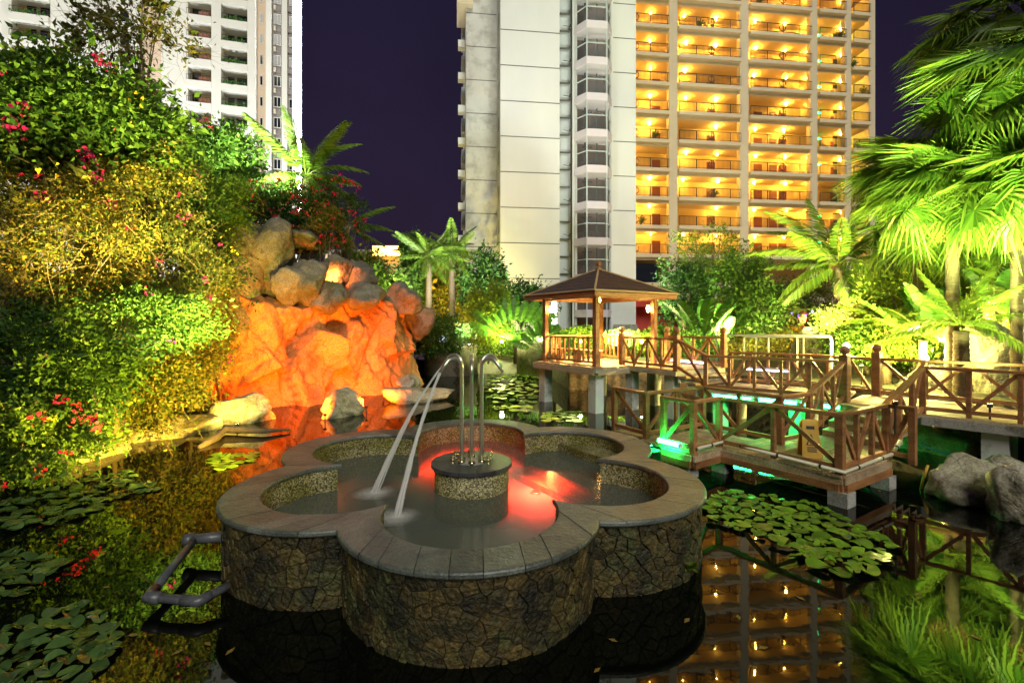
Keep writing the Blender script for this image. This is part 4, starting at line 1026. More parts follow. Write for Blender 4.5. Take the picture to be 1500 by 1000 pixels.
for k in range(-1, NF):
    z = Z0+FL*k
    part(gal, 'floor_slab', tbox(11.9, cols[5]+.35, T0+.30, T0+GB+.02, z-.22, z), M['cream'])
    for b in range(5):
        s0, s1 = cols[b]+cw[b]/2, cols[b+1]-cw[b+1]/2
        part(gal, 'balcony_edge', tbox(s0+.002, s1-.002, T0-.42 if b else T0-.3, T0+.31, z-.20, z+.16), M['cream2'])
        part(gal, 'lintel', tbox(s0+.002, s1-.002, T0+.05, T0+.30, z-.46, z-.202), M['cream2'])
        if k < 0: continue
        Ln = s1-s0-.12; key = round(Ln,2)
        if key not in railm: railm[key] = rail_mesh(Ln, 0)
        rl = gput('railing', railm[key], s0+.06, T0-.33 if b else T0-.2, z+.16)
        if b in (0,1,2): 
            r_o = link('ring_emblem', RING, rl, (Ln*(.5 if b else .05)+.1, -.04, 0))
        # doors
        ds = {0:[.86], 1:[.70], 2:[.36,.62,.78], 3:[], 4:[.02]}[b]
        for q in ds:
            gput('door', unit_box('door'), s0+(s1-s0)*q, T0+GB-.06, z+.0, (.95 if b != 4 else .4, .058, 2.1))
        if b == 4: gput('opening_shade_panel', unit_box('black'), s0+(s1-s0)*.45, T0+GB+1.15, z, (.95,.045,2.3))  # solid black panel stands in for the shade inside an opening
        if b == 2 and rnd.random() < .4: gput('door', unit_box('cream2'), s0+(s1-s0)*.12, T0+GB-.06, z, (.9,.058,2.1))
        # lamps
        for q in {0:[.12,.7], 1:[.25,.78], 2:[.26,.78], 3:[.12], 4:[.2]}[b]:
            if rnd.random() < (.95 if k < 11 else .6): gput('corridor_lamp', rnd.choice(BULBS), s0+(s1-s0)*(q+rnd.uniform(-.03,.03)), T0+1.9, z+FL-.42)
        if rnd.random() < .22: link('potted_plant', pot_mesh(), gal, tp(s0+(s1-s0)*rnd.uniform(.1,.9), T0+.05, z+.16)-gl)
        if b in (3,4) and rnd.random() < .7: gput('exit_sign', unit_box('g_exit'), s0+(s1-s0)*.75, T0+GB-.10, z+2.3, (.35,.05,.16))
# darker lower storeys
part(gal, 'ground_front', tbox(12.2, cols[5], T0+.6, T0+.9, BZ, 6.0), M['cream2'])
for a, b, z0, z1 in ((15.0,17.6,6.7,9.0),(19,23,6.9,8.9),(24,29,1.2,3.6)):
    f = part(gal, 'shop_window', tbox(a, b, T0+.42, T0+.58, z0, z1), M['glass'])
for s in (16.5, 20.4):
    c = part(gal, 'condenser', tbox(s+1.3, s+2.3, T0-.35, T0+.2, 7.1, 8.0), M['cream2'])
    part(c, 'fan_grille', MB().tube([tp(s+1.75,-.38+T0,7.55), tp(s+1.75,-.352+T0,7.55)], .32, 16), M['iron'])
aw_ = thing('red_canopy', 'red shop canopy glowing at the foot of the gallery block', 'canopy', tp(20,5,GZ))
redm = surf('red_canvas', [(.42,.03,.02),(.52,.05,.03)], 1, .6, .1)
part(aw_, 'canvas', MB().add([tp(13,5.6,4.4),tp(27,5.6,4.4),tp(27,7.7,5.2),tp(13,7.7,5.2),tp(13,5.6,4.34),tp(27,5.6,4.34),tp(27,7.7,5.14),tp(13,7.7,5.14)], [(0,1,2,3),(7,6,5,4),(0,4,5,1),(1,5,6,2),(2,6,7,3),(3,7,4,0)]), redm)
part(aw_, 'red_wall', tbox(12.0, 27, 7.45, 7.6, BZ, 4.9), redm)
for s in (13.2, 18, 22.5, 26.8): part(aw_, 'pole', MB().tube([tp(s,5.7,BZ), tp(s,5.7,4.4)], .06, 8), M['cream2'])
for s in (13.6,16.5,20,23): part(aw_, 'bulb', MB().lathe([(.03,-.1),(.11,-.02),(.09,.1),(.03,.14)], 10, tp(s,6.4,3.6)), M['g_lantern'], True)

# ------------------------------------------------------------------ ivory apartment tower on the left
t2 = R(15); LE = Vector((math.cos(t2), math.sin(t2), 0)); LB = Vector((-math.sin(t2), math.cos(t2), 0)); LO = Vector((-32.3, 73, 0)); F2H = 3.1; LTOP = 58.0
def lp(s, t, z): return LO - LE*s + LB*t + ZUP*z
def s2(px, t=0):
    k = (px-750)/FPX; return (LO.x+LB.x*t-k*(LO.y+LB.y*t))/(LE.x-k*LE.y)
def lbox(pa, pb, t0, t1, z0, z1):
    a, b = s2(pa), s2(pb); lo, hi = min(a,b), max(a,b)
    return MB().obox(lp(hi,t0,z0), LE*(hi-lo), LB*(t1-t0), ZUP*(z1-z0))
ltw = thing('apartment_tower', 'ivory apartment tower with planted balconies and a white light strip on its corner', 'building', lp(12,4,GZ))
def lpart(n, mb, m): return part(ltw, n, mb, M[m])
lpart('corner_wall', lbox(437,429,-.6,2.6,BZ,LTOP), 'lt_wall')
lpart('wall_panel', lbox(429,421,.3,3,BZ,LTOP), 'lt_grey')
lpart('wall_panel', lbox(421,413,-.2,3,BZ,LTOP), 'lt_wall')
lpart('wall_panel', lbox(413,398,.3,3,BZ,LTOP), 'lt_grey')
lpart('wall_panel', lbox(398,390,-.2,3,BZ,LTOP), 'lt_wall')
lpart('wall_panel', lbox(390,376,.15,3,BZ,LTOP), 'lt_peach')
lpart('wall_panel', lbox(376,365,-1.0,3,BZ,LTOP), 'lt_wall')
lpart('recess_wall', lbox(365,327,1.2,3,BZ,LTOP), 'cream2')
lpart('wall_panel', lbox(327,313,-1.0,3,BZ,LTOP), 'lt_wall')
lpart('recess_wall', lbox(313,276,1.2,3,BZ,LTOP), 'cream')
lpart('wall_panel', lbox(276,237,-.2,3,BZ,LTOP), 'lt_wall')
lpart('wall_panel', lbox(237,208,.4,3,BZ,LTOP), 'lt_peach')
lpart('wall_panel', lbox(208,78,-.6,3,BZ,LTOP), 'lt_wall')
lpart('recess_wall', lbox(78,20,1.0,3,BZ,LTOP), 'cream')
lpart('wall_panel', lbox(20,-60,-.4,3,BZ,LTOP), 'lt_wall')
lpart('rear_wall', lbox(405,-60,3.002,12,BZ,LTOP-.3), 'lt_wall')
GREEN = leafmat('balcony_plant', [(.03,.12,.02),(.08,.22,.03)])
def plant_tuft(s0, s1, t, z):
    n = 90; a = rng.random(n); c = np.array([tuple(lp(s0+(s1-s0)*q, t+rng.uniform(-.15,.15), z+rng.uniform(0,.35))) for q in a])
    d = rng.normal(size=(n,3))*.16; e = rng.normal(size=(n,3))*.09; d[:,2] = np.abs(d[:,2])
    V4 = np.stack([c, c+d*.5+e, c+d, c+d*.5-e], 1) - np.array(ltw.location)
    return quads_mesh('plant', V4, GREEN)
for k in range(18):
    z = 3.0+F2H*k
    if z > LTOP-3.2: break
    zv = z > 12
    lpart('sill_band', lbox(437,421,.05,.32,z+.1,z+.9), 'lt_grey') if zv else None
    for pa, pb, m in ((365,327,'lt_wall'),(313,276,'lt_wall'),(78,20,'lt_wall')):
        lpart('balcony_parapet', lbox(pa-.01,pb+.01,-1.05,1.2,z-.85,z+.12), m)
    if not zv: continue
    for pa, pb, dz, hh, t in ((428,423,1.1,1.5,.28),(411,400.5,1.1,1.6,.28),(385,380.5,.9,1.5,.13)):
        w = lpart('window', lbox(pa,pb,t-.06,t,z+dz,z+dz+hh), 'lt_wall')
        xa, xb = s2(pa), s2(pb); mid_ = (pa+pb)/2
        if pa-pb > 8:
            for qa, qb in ((pa-.7,mid_+.4),(mid_-.4,pb+.7)): part(w, 'pane', lbox(qa,qb,t-.08,t-.061,z+dz+.12,z+dz+hh-.12), M['glass'])
        else: part(w, 'pane', lbox(pa-.6,pb+.6,t-.08,t-.061,z+dz+.12,z+dz+hh-.12), M['glass'])
    lpart('louvre_panel', lbox(411,400.5,.2,.29,z+.05,z+.85), 'lt_grey'); lpart('condenser', lbox(404,401,-.1,.2,z+.1,z+.7), 'cream2')
    for pa, pb in ((360,344),(340,330.5)): lpart('balcony_door', lbox(pa,pb,1.14,1.21,z+.1,z+2.1), 'glass')
    lpart('balcony_door', lbox(290,277.5,1.14,1.21,z+.1,z+2.1), 'glass'); lpart('parapet_panel', lbox(309,294,-.9,-.8,z+.12,z+.75), 'door')
    lpart('balcony_door', lbox(70,52,.94,1.01,z+.1,z+2.2), 'glass'); lpart('balcony_door', lbox(46,32,.94,1.01,z+.1,z+2.2), 'glass')
    for pa, pb in ((364,328),(312,277),(77,21)):
        a, b = s2(pa), s2(pb); mb = MB().bar(lp(a,-.95,z+.95), lp(b,-.95,z+.95), .05, .05)
        n = int(abs(a-b)/.5)
        for i in range(n+1): mb.bar(lp(a+(b-a)*i/n,-.95,z+.1), lp(a+(b-a)*i/n,-.95,z+.95), .03, .03)
        lpart('balcony_railing', mb, 'iron')
    for pa, pb in ((363,329),(76,24)):
        link('balcony_plant', plant_tuft(s2(pa), s2(pb), -1.05, z+.12), ltw)
    if k % 1 == 0:
        w = lpart('window', lbox(194,178,-.66,-.6,z+.9,z+2.4), 'lt_wall'); part(w, 'pane', lbox(192.6,179.4,-.68,-.661,z+1.0,z+2.3), M['glass'])
        w = lpart('window', lbox(3,-10,-.46,-.4,z+.9,z+2.4), 'lt_wall'); part(w, 'pane', lbox(1.6,-9,-.48,-.461,z+1.0,z+2.3), M['glass'])
lpart('light_strip', lbox(442,437.2,-.8,-.35,18,LTOP), 'g_white')

# low lit building far behind the trees
fb = thing('lit_hall', 'low hall with a blazing sodium lit roof edge beyond the trees', 'building', (-15.5,62,GZ))
part(fb, 'wall', MB().box((-24,62,BZ),(-9,70,11.6)), M['cream'])
part(fb, 'roof', MB().box((-24.6,61.4,11.6),(-8.4,70.5,12.1)), M['lt_grey'])
part(fb, 'light_band', MB().box((-17.6,61.0,11.3),(-14.2,61.35,12.5)), M['g_room'])
for x in (-22,-20,-12.5): part(fb, 'lit_window', MB().box((x,61.9,8),(x+1.2,61.99,10)), M['g_room'])

# ------------------------------------------------------------------ planting helpers
def unit(a): return a/np.maximum(np.linalg.norm(a, axis=1, keepdims=True), 1e-9)
def leaf_quads(c, size, width=.5, droop=.25, out=None, jit=1.0):
    n = len(c); d = rng.normal(size=(n,3)); 
    if out is not None: d = d*jit + out*1.0
    d[:,2] -= droop; d = unit(d); s = unit(np.cross(d, rng.normal(size=(n,3)))); u = np.cross(s, d)
    Ls = (size*(.50+rng.gamma(2.0,.20,n)))[:,None]; w = Ls*width*.5
    return np.stack([c, c+d*Ls*.45+s*w+u*w*.35, c+d*Ls-u*Ls*.12, c+d*Ls*.45-s*w+u*w*.35], 1)
def clump_points(ctr, rad, n, clumps, spread=.28, shell=.55, top=0.0):
    """Points gathered in clumps spread through an ellipsoid."""
    ctr, rad = np.array(ctr, float), np.array(rad, float)
    k = unit(rng.normal(size=(clumps,3))); rr = rng.uniform(shell, 1.0, clumps)[:,None]; k = k*rr
    if top: k[:,2] = k[:,2]*(1-top)+top*np.abs(k[:,2])
    idx = rng.integers(0, clumps, n); loc = rng.normal(size=(n,3))*spread*rng.uniform(.6,1.3,clumps)[idx][:,None]
    p = k[idx]+loc; out = unit(p.copy())
    return ctr+p*rad, out, ctr+k*rad
def limbs(base, targets, r0, mat, name='trunk', fork=.45, n_max=14):
    mb = MB(); base = Vector(base); tc = Vector(np.mean(targets, axis=0)); fk = base.lerp(Vector((tc.x, tc.y, tc.z)), fork)
    fk = Vector((base.x+(tc.x-base.x)*.35, base.y+(tc.y-base.y)*.35, base.z+(tc.z-base.z)*fork))
    mb.tube([base-ZUP*.2, base.lerp(fk,.5)+Vector((.06,.03,0)), fk], [r0*1.15, r0*.9, r0*.7], 8)
    for t in list(targets)[:n_max]:
        t = Vector(t); m1 = fk.lerp(t,.5)+Vector((random.uniform(-.1,.1), random.uniform(-.1,.1), .12)); mb.tube([fk, m1, t], [r0*.5, r0*.3, r0*.1], 6)
    return mb
def plant(name, label, cat, ctr, rad, mat, n, leaf, clumps=26, spread=.22, base=None, r0=.07, width=.5, group=None, flowers=None, twigs=0, sprays=0, shell=.5, top=0, droop=.25, hang=0, trunk_mat='bark', jit=1.0):
    ctr = Vector(ctr); b = Vector(base) if base is not None else Vector((ctr.x, ctr.y, GZ))
    t = thing(name, label, cat, b, group); off = np.array(b)
    p, out, ks = clump_points(ctr, rad, n, clumps, spread, shell, top)
    link('crown' if cat == 'tree' else 'foliage', quads_mesh('foliage', leaf_quads(p, leaf, width, droop, out, jit)-off, M[mat]), t)
    part(t, 'trunk' if cat == 'tree' else 'stem', limbs(b, ks, r0, None), M[trunk_mat], True)
    if sprays:
        mb = MB(); lp_ = []
        for i in range(sprays):
            k0 = Vector(ks[rng.integers(0,len(ks))]); o_ = Vector(unit(((np.array(k0)-np.array(ctr))/np.array(rad))[None])[0]); o_ = Vector((o_.x, o_.y*.6-.35, o_.z+random.uniform(-.1,.7))).normalized()
            L_ = random.uniform(.45,1.15)*min(1.2, max(rad)*.75); pts = [k0]
            for q in range(1,7): u = q/6; pts.append(k0+o_*L_*u+Vector((0,0,-.55*L_*u*u))+Vector(rng.normal(size=3)*.02))
            mb.tube(pts, [.009,.008,.007,.006,.005,.004,.003], 4, False)
            for a_, b_2 in zip(pts[1:], pts[2:]):
                for q in range(5): lp_.append(np.array(a_.lerp(b_2, random.random()))+rng.normal(size=3)*.022)
        part(t, 'arching_branches', mb, M['bark'])['kind'] = 'stuff'
        link('branch_foliage', quads_mesh('branch_foliage', leaf_quads(np.array(lp_), leaf*1.25, width, .35)-off, M[mat]), t)
    if twigs:
        mb = MB()
        for i in range(twigs):
            a = Vector(p[rng.integers(0,n)]); d = Vector(rng.normal(size=3)); d.z -= hang; d.normalize(); L_ = random.uniform(.4,1.1)
            mb.tube([a, a+d*L_*.5+Vector(rng.normal(size=3)*.05), a+d*L_+Vector(rng.normal(size=3)*.1)-ZUP*hang*.15], [.005,.004,.002], 3, False)
        part(t, 'dry_twigs', mb, M['twig'])['kind'] = 'stuff'
    for fi, (fm, fn, fs, per) in enumerate(flowers or []):
        r_i = rng.random(fn) < 2; fc = unit(rng.normal(size=(fn,3))); fc[:,1] = -np.abs(fc[:,1]); fc = np.array(ctr)+fc*np.array(rad)*rng.uniform(1.02,1.28,(fn,1))
        cc = np.repeat(fc, per, 0)+rng.normal(size=(fn*per,3))*fs*.8
        link('blossom', quads_mesh('blossom', leaf_quads(cc, fs, .95, 0, np.tile([0,-.8,.1],(fn*per,1)))-off, M[fm]), t)
    return t
def frond_mesh(L_, n, leaflet, droop, mat, name='frond', vee=.35, width=.055, taper=.25):
    """Feather palm frond along +X, arching over and down."""
    q = []; ts = np.linspace(.12, 1, n); tint = []
    def rach(t): return np.array([L_*(t-.12*droop*t*t), 0, L_*(.16*t-droop*.62*t*t)])
    for t in ts:
        p = rach(t); d = rach(min(t+.02,1.02))-rach(t-.02); d /= np.linalg.norm(d)
        ll = leaflet*(math.sin(math.pi*(.16+.80*t))**.7)*rng.uniform(.88,1.1)
        for s in (-1,1):
            side = np.array([0,s,0]); up = np.cross(d, side)*s
            dr = side*.82+d*(.50+.5*t)-np.array([0,0,1])*(vee+rng.uniform(-.1,.25)); dr /= np.linalg.norm(dr)
            w = d*width*.5; tip = p+dr*ll-np.array([0,0,.18*ll]); mid = p+dr*ll*.5
            q.append([p-w*.6, mid-w, tip, mid+w]); tint.append(rng.random())
    for a, b in zip(np.linspace(0,.97,10), np.linspace(.1,1,10)):
        pa, pb = rach(a), rach(b); w0, w1 = .028*(1-a*.8), .028*(1-b*.8)
        for sy, sz in ((1,0),(0,1)):
            o0, o1 = np.array([0,sy*w0,sz*w0]), np.array([0,sy*w1,sz*w1]); q.append([pa-o0, pb-o1, pb+o1, pa+o0]); tint.append(.9)
    return quads_mesh(name, np.array(q), M[mat], tint)
def fan_mesh(pet, rad, mat, n=34, spread=140, name='fan_leaf', tilt=50):
    ct, st = math.cos(R(tilt)), math.sin(R(tilt))
    q = []; tint = []
    hub = np.array([pet, 0, pet*.10])
    for a, b in zip(np.linspace(0,.9,6), np.linspace(.17,1,6)):
        pa = np.array([pet*a,0,pet*(.42*a-.32*a*a)]); pb = np.array([pet*b,0,pet*(.42*b-.32*b*b)])
        for sy, sz in ((1,0),(0,1)):
            o0 = np.array([0,sy*.017,sz*.017]); q.append([pa-o0, pb-o0, pb+o0, pa+o0]); tint.append(.95)
    for i in range(n):
        a = R(-spread+2*spread*i/(n-1)); Lr = rad*(.72+.28*math.cos(a*.62))*rng.uniform(.93,1.06)
        d = np.array([math.cos(a)*ct, math.sin(a), -math.cos(a)*st]); s = np.array([-math.sin(a)*ct, math.cos(a), math.sin(a)*st]); w = rad*.46*math.tan(R(spread)/(n-1))*1.05
        up = np.array([st,0,ct])*.02*(1 if i % 2 else -1)
        m1 = hub+d*Lr*.46; tip = hub+d*Lr-np.array([0,0,rng.uniform(.16,.42)*Lr])
        q.append([hub, m1-s*w+up, m1+d*Lr*.12-np.array([0,0,.03*Lr]), m1+s*w-up]); q.append([m1-s*w*.8+up, tip, tip+s*.004, m1+s*w*.8-up])
        tv = rng.random()*.8; tint += [tv, min(1,tv+.2)]
    return quads_mesh(name, np.array(q), M[mat], tint)
def trunk_mesh(h, r0, r1, lean=(0,0), rings=14):
    mb = MB(); n = rings*2+1; pts = []; rr = []
    for i in range(n):
        u = i/(n-1); pts.append(Vector((lean[0]*u*u, lean[1]*u*u, h*u-.2))); rr.append((r0+(r1-r0)*u)*(1.07 if i % 2 else .96))
    mb.tube(pts, rr, 12); return mb
def palm(name, label, crown, meshes, n, pitch=(-.5,.9), base_z=GZ, trunk=(.16,.11), scale=1.0, lean=(0,0), group=None, dry=None, leafname='frond', cat='palm'):
    c = Vector(crown); b = Vector((c.x-lean[0], c.y-lean[1], base_z)); t = thing(name, label, cat, b, group)
    o = link('trunk', trunk_mesh(max(.2,c.z-base_z+.1), *trunk, lean).mesh('trunk', M['palm_bark'], smooth=True), t)
    for i in range(n):
        yaw = i*2.39996+random.uniform(-.2,.2); u = (i+.5)/n; pt = pitch[1]+(pitch[0]-pitch[1])*u+random.uniform(-.12,.12); s = scale*random.uniform(.85,1.12)
        link(leafname, random.choice(meshes), t, c-b+Vector((math.cos(yaw)*.06, math.sin(yaw)*.06, .05)), Euler(((random.uniform(-.7,.7) if leafname == 'fan_leaf' else random.uniform(-.35,.35)), -pt, yaw), 'XYZ'), (s,s,s))
    for i in range(dry or 0):
        yaw = random.uniform(0,6.28); link('dead_leaf', DRY, t, c-b-ZUP*.1, Euler((0, R(random.uniform(55,85)), yaw), 'XYZ'), (.7,.7,.7))
    return t
FRB = [frond_mesh(3.0, 54, .62, d, 'palm_leaf', width=.075) for d in (.35,.6,.85)]
FRD = [frond_mesh(3.2, 34, .72, d, 'palm_dark', width=.06, vee=.55) for d in (.35,.65,.9)]
FRS = [frond_mesh(1.35, 44, .34, d, 'palm_leaf', vee=.12, width=.034) for d in (.25,.5,.75)]
FAN = [fan_mesh(.95, 1.0, 'palm_leaf', 44, sp, tilt=tl) for sp, tl in ((125,20),(140,45),(150,65),(135,85))]
DRY = fan_mesh(.8, .85, 'palm_dry', 26, 110, 'dead_leaf')

# fan palms and companions on the right
palm('fan_palm', 'bright fan palm behind the right walkway with spreading green fans', W(1395,290,11.6), FAN, 46, (-.75,1.35), scale=1.0, trunk=(.15,.12), dry=7, leafname='fan_leaf')
palm('fan_palm', 'tallest fan palm leaning out over the pond corner', W(1492,140,10.6), FAN, 50, (-.7,1.3), scale=1.12, trunk=(.14,.12), dry=5, leafname='fan_leaf')
palm('fan_palm', 'lower fan palm crowding the right side below the tallest one', W(1515,290,10.0), FAN, 34, (-.6,1.3), scale=.95, trunk=(.17,.14), dry=4, leafname='fan_leaf')
palm('fan_palm', 'slender fan palm between the coconut palm and the bright fan palm', W(1345,265,13.6), FAN, 34, (-.5,1.3), scale=1.0, trunk=(.15,.12), dry=2, leafname='fan_leaf')
palm('fan_palm', 'squat fan palm filling the gap under the bright one', W(1445,385,12.8), FAN, 24, (-.5,1.1), scale=.85, trunk=(.15,.12), dry=3, leafname='fan_leaf')
palm('fan_palm', 'short fan palm leaning towards the coconut palm', W(1352,350,14.0), FAN, 24, (-.6,1.1), scale=.95, trunk=(.14,.11), leafname='fan_leaf')
palm('fan_palm', 'fan palm rising behind the tallest one', W(1450,60,13.5), FAN, 26, (-.6,1.0), scale=1.15, trunk=(.17,.13), leafname='fan_leaf')
palm('coconut_palm', 'coconut palm with upright new fronds before the gallery block', W(1228,388,18.2), FRB, 22, (-.55,1.45), trunk=(.2,.14), scale=1.02)
palm('cycad', 'small feathery cycad arching over the right railing', W(1408,478,10.9), FRS, 11, (-.35,1.2), trunk=(.16,.14), scale=1.05, cat='cycad')
palm('cycad', 'young cycad beside the garden bulb', W(1352,492,12.2), FRS, 10, (-.3,1.1), trunk=(.1,.09), scale=.85, cat='cycad')
palm('cycad', 'curled cycad at the end of the white handrail', W(1300,478,13.4), FRS, 9, (-.5,1.0), trunk=(.1,.08), scale=.85, cat='cycad')
palm('cycad', 'leafy cycad among the rocks by the far right path', W(1500,440,11.6), FRS, 11, (-.4,1.2), trunk=(.13,.1), scale=1.1, cat='cycad')
palm('royal_palm', 'left one of the twin royal palms by the lit hall', W(628,376,30), FRB, 20, (-.8,1.1), scale=.86, trunk=(.24,.17))
palm('royal_palm', 'right one of the twin royal palms by the lit hall', W(662,370,31), FRB, 20, (-.8,1.1), scale=.86, trunk=(.24,.17))
palm('coconut_palm', 'dark coconut palm rising behind the waterfall rocks', W(448,258,21), FRB, 22, (-.8,1.3), trunk=(.2,.15), scale=1.0, base_z=3)
palm('coconut_palm', 'low dark palm drooping over the waterfall right shoulder', W(505,335,21), FRB, 12, (-.8,.7), trunk=(.16,.12), scale=.72, base_z=3)

# travellers palm and banana clumps
def paddle_mesh(pet, L_, w, mat, name='paddle_leaf'):
    q = []; tint = []; n = 16
    def ctr(t): return np.array([pet+L_*t, 0, .05-.22*L_*t*t])
    for a, b in zip(np.linspace(0,.85,5), np.linspace(.2,1.02,5)):
        for sy, sz in ((1,0),(0,1)):
            o0 = np.array([0,sy*.03,sz*.03]); pa, pb = np.array([pet*a,0,.05*a]), np.array([pet*b,0,.05*b]); q.append([pa-o0,pb-o0,pb+o0,pa+o0]); tint.append(.9)
    for i in range(n):
        t0, t1 = i/n, (i+1)/n-(.012 if i % 3 == 2 else 0); p0, p1 = ctr(t0), ctr(t1); w0 = w*math.sin(math.pi*min(1,.10+.86*t0))**.6; w1 = w*math.sin(math.pi*min(1,.10+.86*t1))**.6 if t1 < .985 else .02
        for s in (-1,1):
            dz = rng.uniform(-.02,.05)
            q.append([p0, p1, p1+np.array([.05,s*w1,w1*.35+dz]), p0+np.array([.05,s*w0,w0*.35+dz])]); tint.append(rng.random())
    return quads_mesh(name, np.array(q), M[mat], tint)
PAD = [paddle_mesh(1.1, 1.3, .26, 'banana') for _ in range(3)]
def paddle_plant(label, base, n, fan=True, scale=1.0, yaw0=0.0, h=.6):
    b = Vector(base); t = thing('travellers_palm' if fan else 'banana_plant', label, 'plant', b)
    part(t, 'trunk', MB().tube([b-ZUP*.1, b+ZUP*h*.6, b+ZUP*h], [.10*scale,.085*scale,.06*scale], 10), M['palm_bark'], True)
    for i in range(n):
        if fan: a = R(20+140*i/(n-1)); rot = Euler((R(90), -a, yaw0), 'XYZ'); rot = (Matrix.Rotation(yaw0,3,'Z') @ Matrix.Rotation(-a,3,'Y') @ Matrix.Rotation(R(80),3,'X')).to_euler()
        else: rot = (Matrix.Rotation(i*2.4+yaw0,3,'Z') @ Matrix.Rotation(-R(random.uniform(50,84)),3,'Y')).to_euler()
        s = scale*random.uniform(.85,1.1); link('paddle_leaf', random.choice(PAD), t, (0,0,h), rot, (s,s,s))
    return t
b = W(755,0,21.5); paddle_plant('travellers palm fan of paddle leaves beside the pavilion', (b.x,b.y,GZ), 11, True, .92, R(-8), .9)
b = W(1030,0,21.0); paddle_plant('banana plant with one tall upright leaf behind the landing', (b.x,b.y,GZ), 8, False, 1.1, .3, .5)
b = W(1058,0,21.8); paddle_plant('banana plant leaning right beside the upright leaf plant', (b.x,b.y,GZ), 7, False, .95, 1.3, .4)
b = W(1360,0,12.6); paddle_plant('banana plant glowing behind the garden bulb', (b.x,b.y,GZ), 9, False, .9, .8, .6)
b = W(1470,0,12.4); paddle_plant('broad leaved banana under the tallest fan palm', (b.x,b.y,GZ), 8, False, 1.0, 2.2, .9)
b = W(795,0,21.0); paddle_plant('small travellers palm half hidden by the pavilion left post', (b.x,b.y,GZ), 8, True, .6, R(15), .4)

# trees and shrubs behind
def bx(px, Y): q = W(px, 0, Y); return (q.x, q.y, GZ)
def tree(label, px, py, Y, rad, mat, n, leaf, base_px=None, **k):
    return plant('broadleaf_tree', label, 'tree', W(px,py,Y), rad, mat, n, leaf, base=bx(base_px or px, Y), r0=k.pop('r0',.12), **k)
def shrub(label, px, py, Y, rad, mat, n, leaf, base=None, name='shrub', **k):
    c = W(px,py,Y); return plant(name, label, 'shrub', c, rad, mat, n, leaf, base=base or (c.x, c.y, GZ), r0=k.pop('r0',.04), **k)
tree('feathery tree with thin lime leaves before the gallery block', 1040, 372, 27, (3.0,2,1.6), 'leaf_lime', 2600, .2, clumps=70, spread=.09, width=.35, shell=.3)
tree('round dense green tree in front of the lower galleries', 1085, 402, 25.5, (1.25,1.2,1.25), 'leaf_mid', 5000, .18, clumps=22)
tree('dark green tree left of the upright banana leaf', 1000, 432, 24.5, (1.4,1.2,1.6), 'leaf_dark', 6000, .2, clumps=24)
tree('mid green tree behind the banana plants', 1105, 445, 24, (1.8,1.3,1.3), 'leaf_mid', 6500, .19, clumps=26)
tree('very dark tree at the foot of the white tower', 706, 412, 31, (1.3,1.2,2.0), 'leaf_dark', 6000, .25, clumps=26)
tree('dark bushy tree against the base of the white wall', 765, 442, 32, (2.1,1.3,1.4), 'leaf_dark', 5000, .25, clumps=22)
tree('bushy green tree behind the right shoulder of the waterfall', 562, 425, 27, (1.5,1.2,1.2), 'leaf_mid', 5500, .2, clumps=28)
tree('narrow pointed tree between the waterfall and the royal palms', 603, 395, 31, (.9,.9,2.0), 'leaf_mid', 4500, .24, clumps=20)
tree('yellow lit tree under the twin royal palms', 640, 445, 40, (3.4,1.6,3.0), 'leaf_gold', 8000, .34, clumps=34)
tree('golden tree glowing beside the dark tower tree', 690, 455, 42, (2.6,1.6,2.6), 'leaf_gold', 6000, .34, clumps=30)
tree('green tree edging the sodium lit hall', 525, 392, 33, (1.7,1.3,1.2), 'leaf_olive', 6000, .26, clumps=26)
tree('loose lime tree beside the coconut palm', 1305, 432, 16.2, (1.0,1.0,.9), 'leaf_lime', 6500, .13, clumps=34, spread=.18)
tree('yellow green tree below the slender fan palm', 1322, 440, 14.6, (1.2,1.0,1.0), 'leaf_lime', 8000, .12, clumps=30, spread=.2)
tree('yellowish tree behind the white handrail', 1268, 470, 16.0, (1.0,.9,.7), 'leaf_olive', 7000, .13, clumps=28, spread=.2)
shrub('dark rounded shrub at the right foot of the waterfall', 640, 492, 24, (1.5,1.1,.95), 'leaf_dark', 9000, .13)
shrub('bright low shrub beside the round planter', 690, 500, 27.5, (1.6,.9,.8), 'leaf_mid', 7000, .14)
shrub('clump of fine bamboo leaves beside the travellers palm', 715, 462, 22.5, (1.0,.9,1.35), 'leaf_lime', 7500, .19, width=.22, droop=.5, r0=.03)
shrub('dark red lit shrub behind the lanterns', 1130, 458, 25.5, (2.4,1.0,1.0), 'leaf_dark', 9000, .15)
shrub('green shrub filling the bank behind the corner newels', 1290, 508, 14.2, (1.3,.9,.7), 'leaf_mid', 10000, .10)
shrub('green shrub beneath the cycads by the right path', 1345, 500, 13.2, (1.0,.8,.6), 'leaf_lime', 8000, .10)
shrub('bushy shrub below the lime tree', 1250, 478, 16.5, (1.3,.9,.8), 'leaf_lime', 9000, .11)
shrub('dense shrub shading the far right trunks', 1475, 470, 13.8, (1.6,1.0,1.0), 'leaf_olive', 10000, .11)
shrub('leafy shrub under the bright fan palm', 1415, 440, 14.6, (1.4,1.0,1.1), 'leaf_olive', 9000, .12)
shrub('dark shrub screening the red canopy', 1180, 440, 27, (2.2,1.0,1.1), 'leaf_olive', 8000, .16)
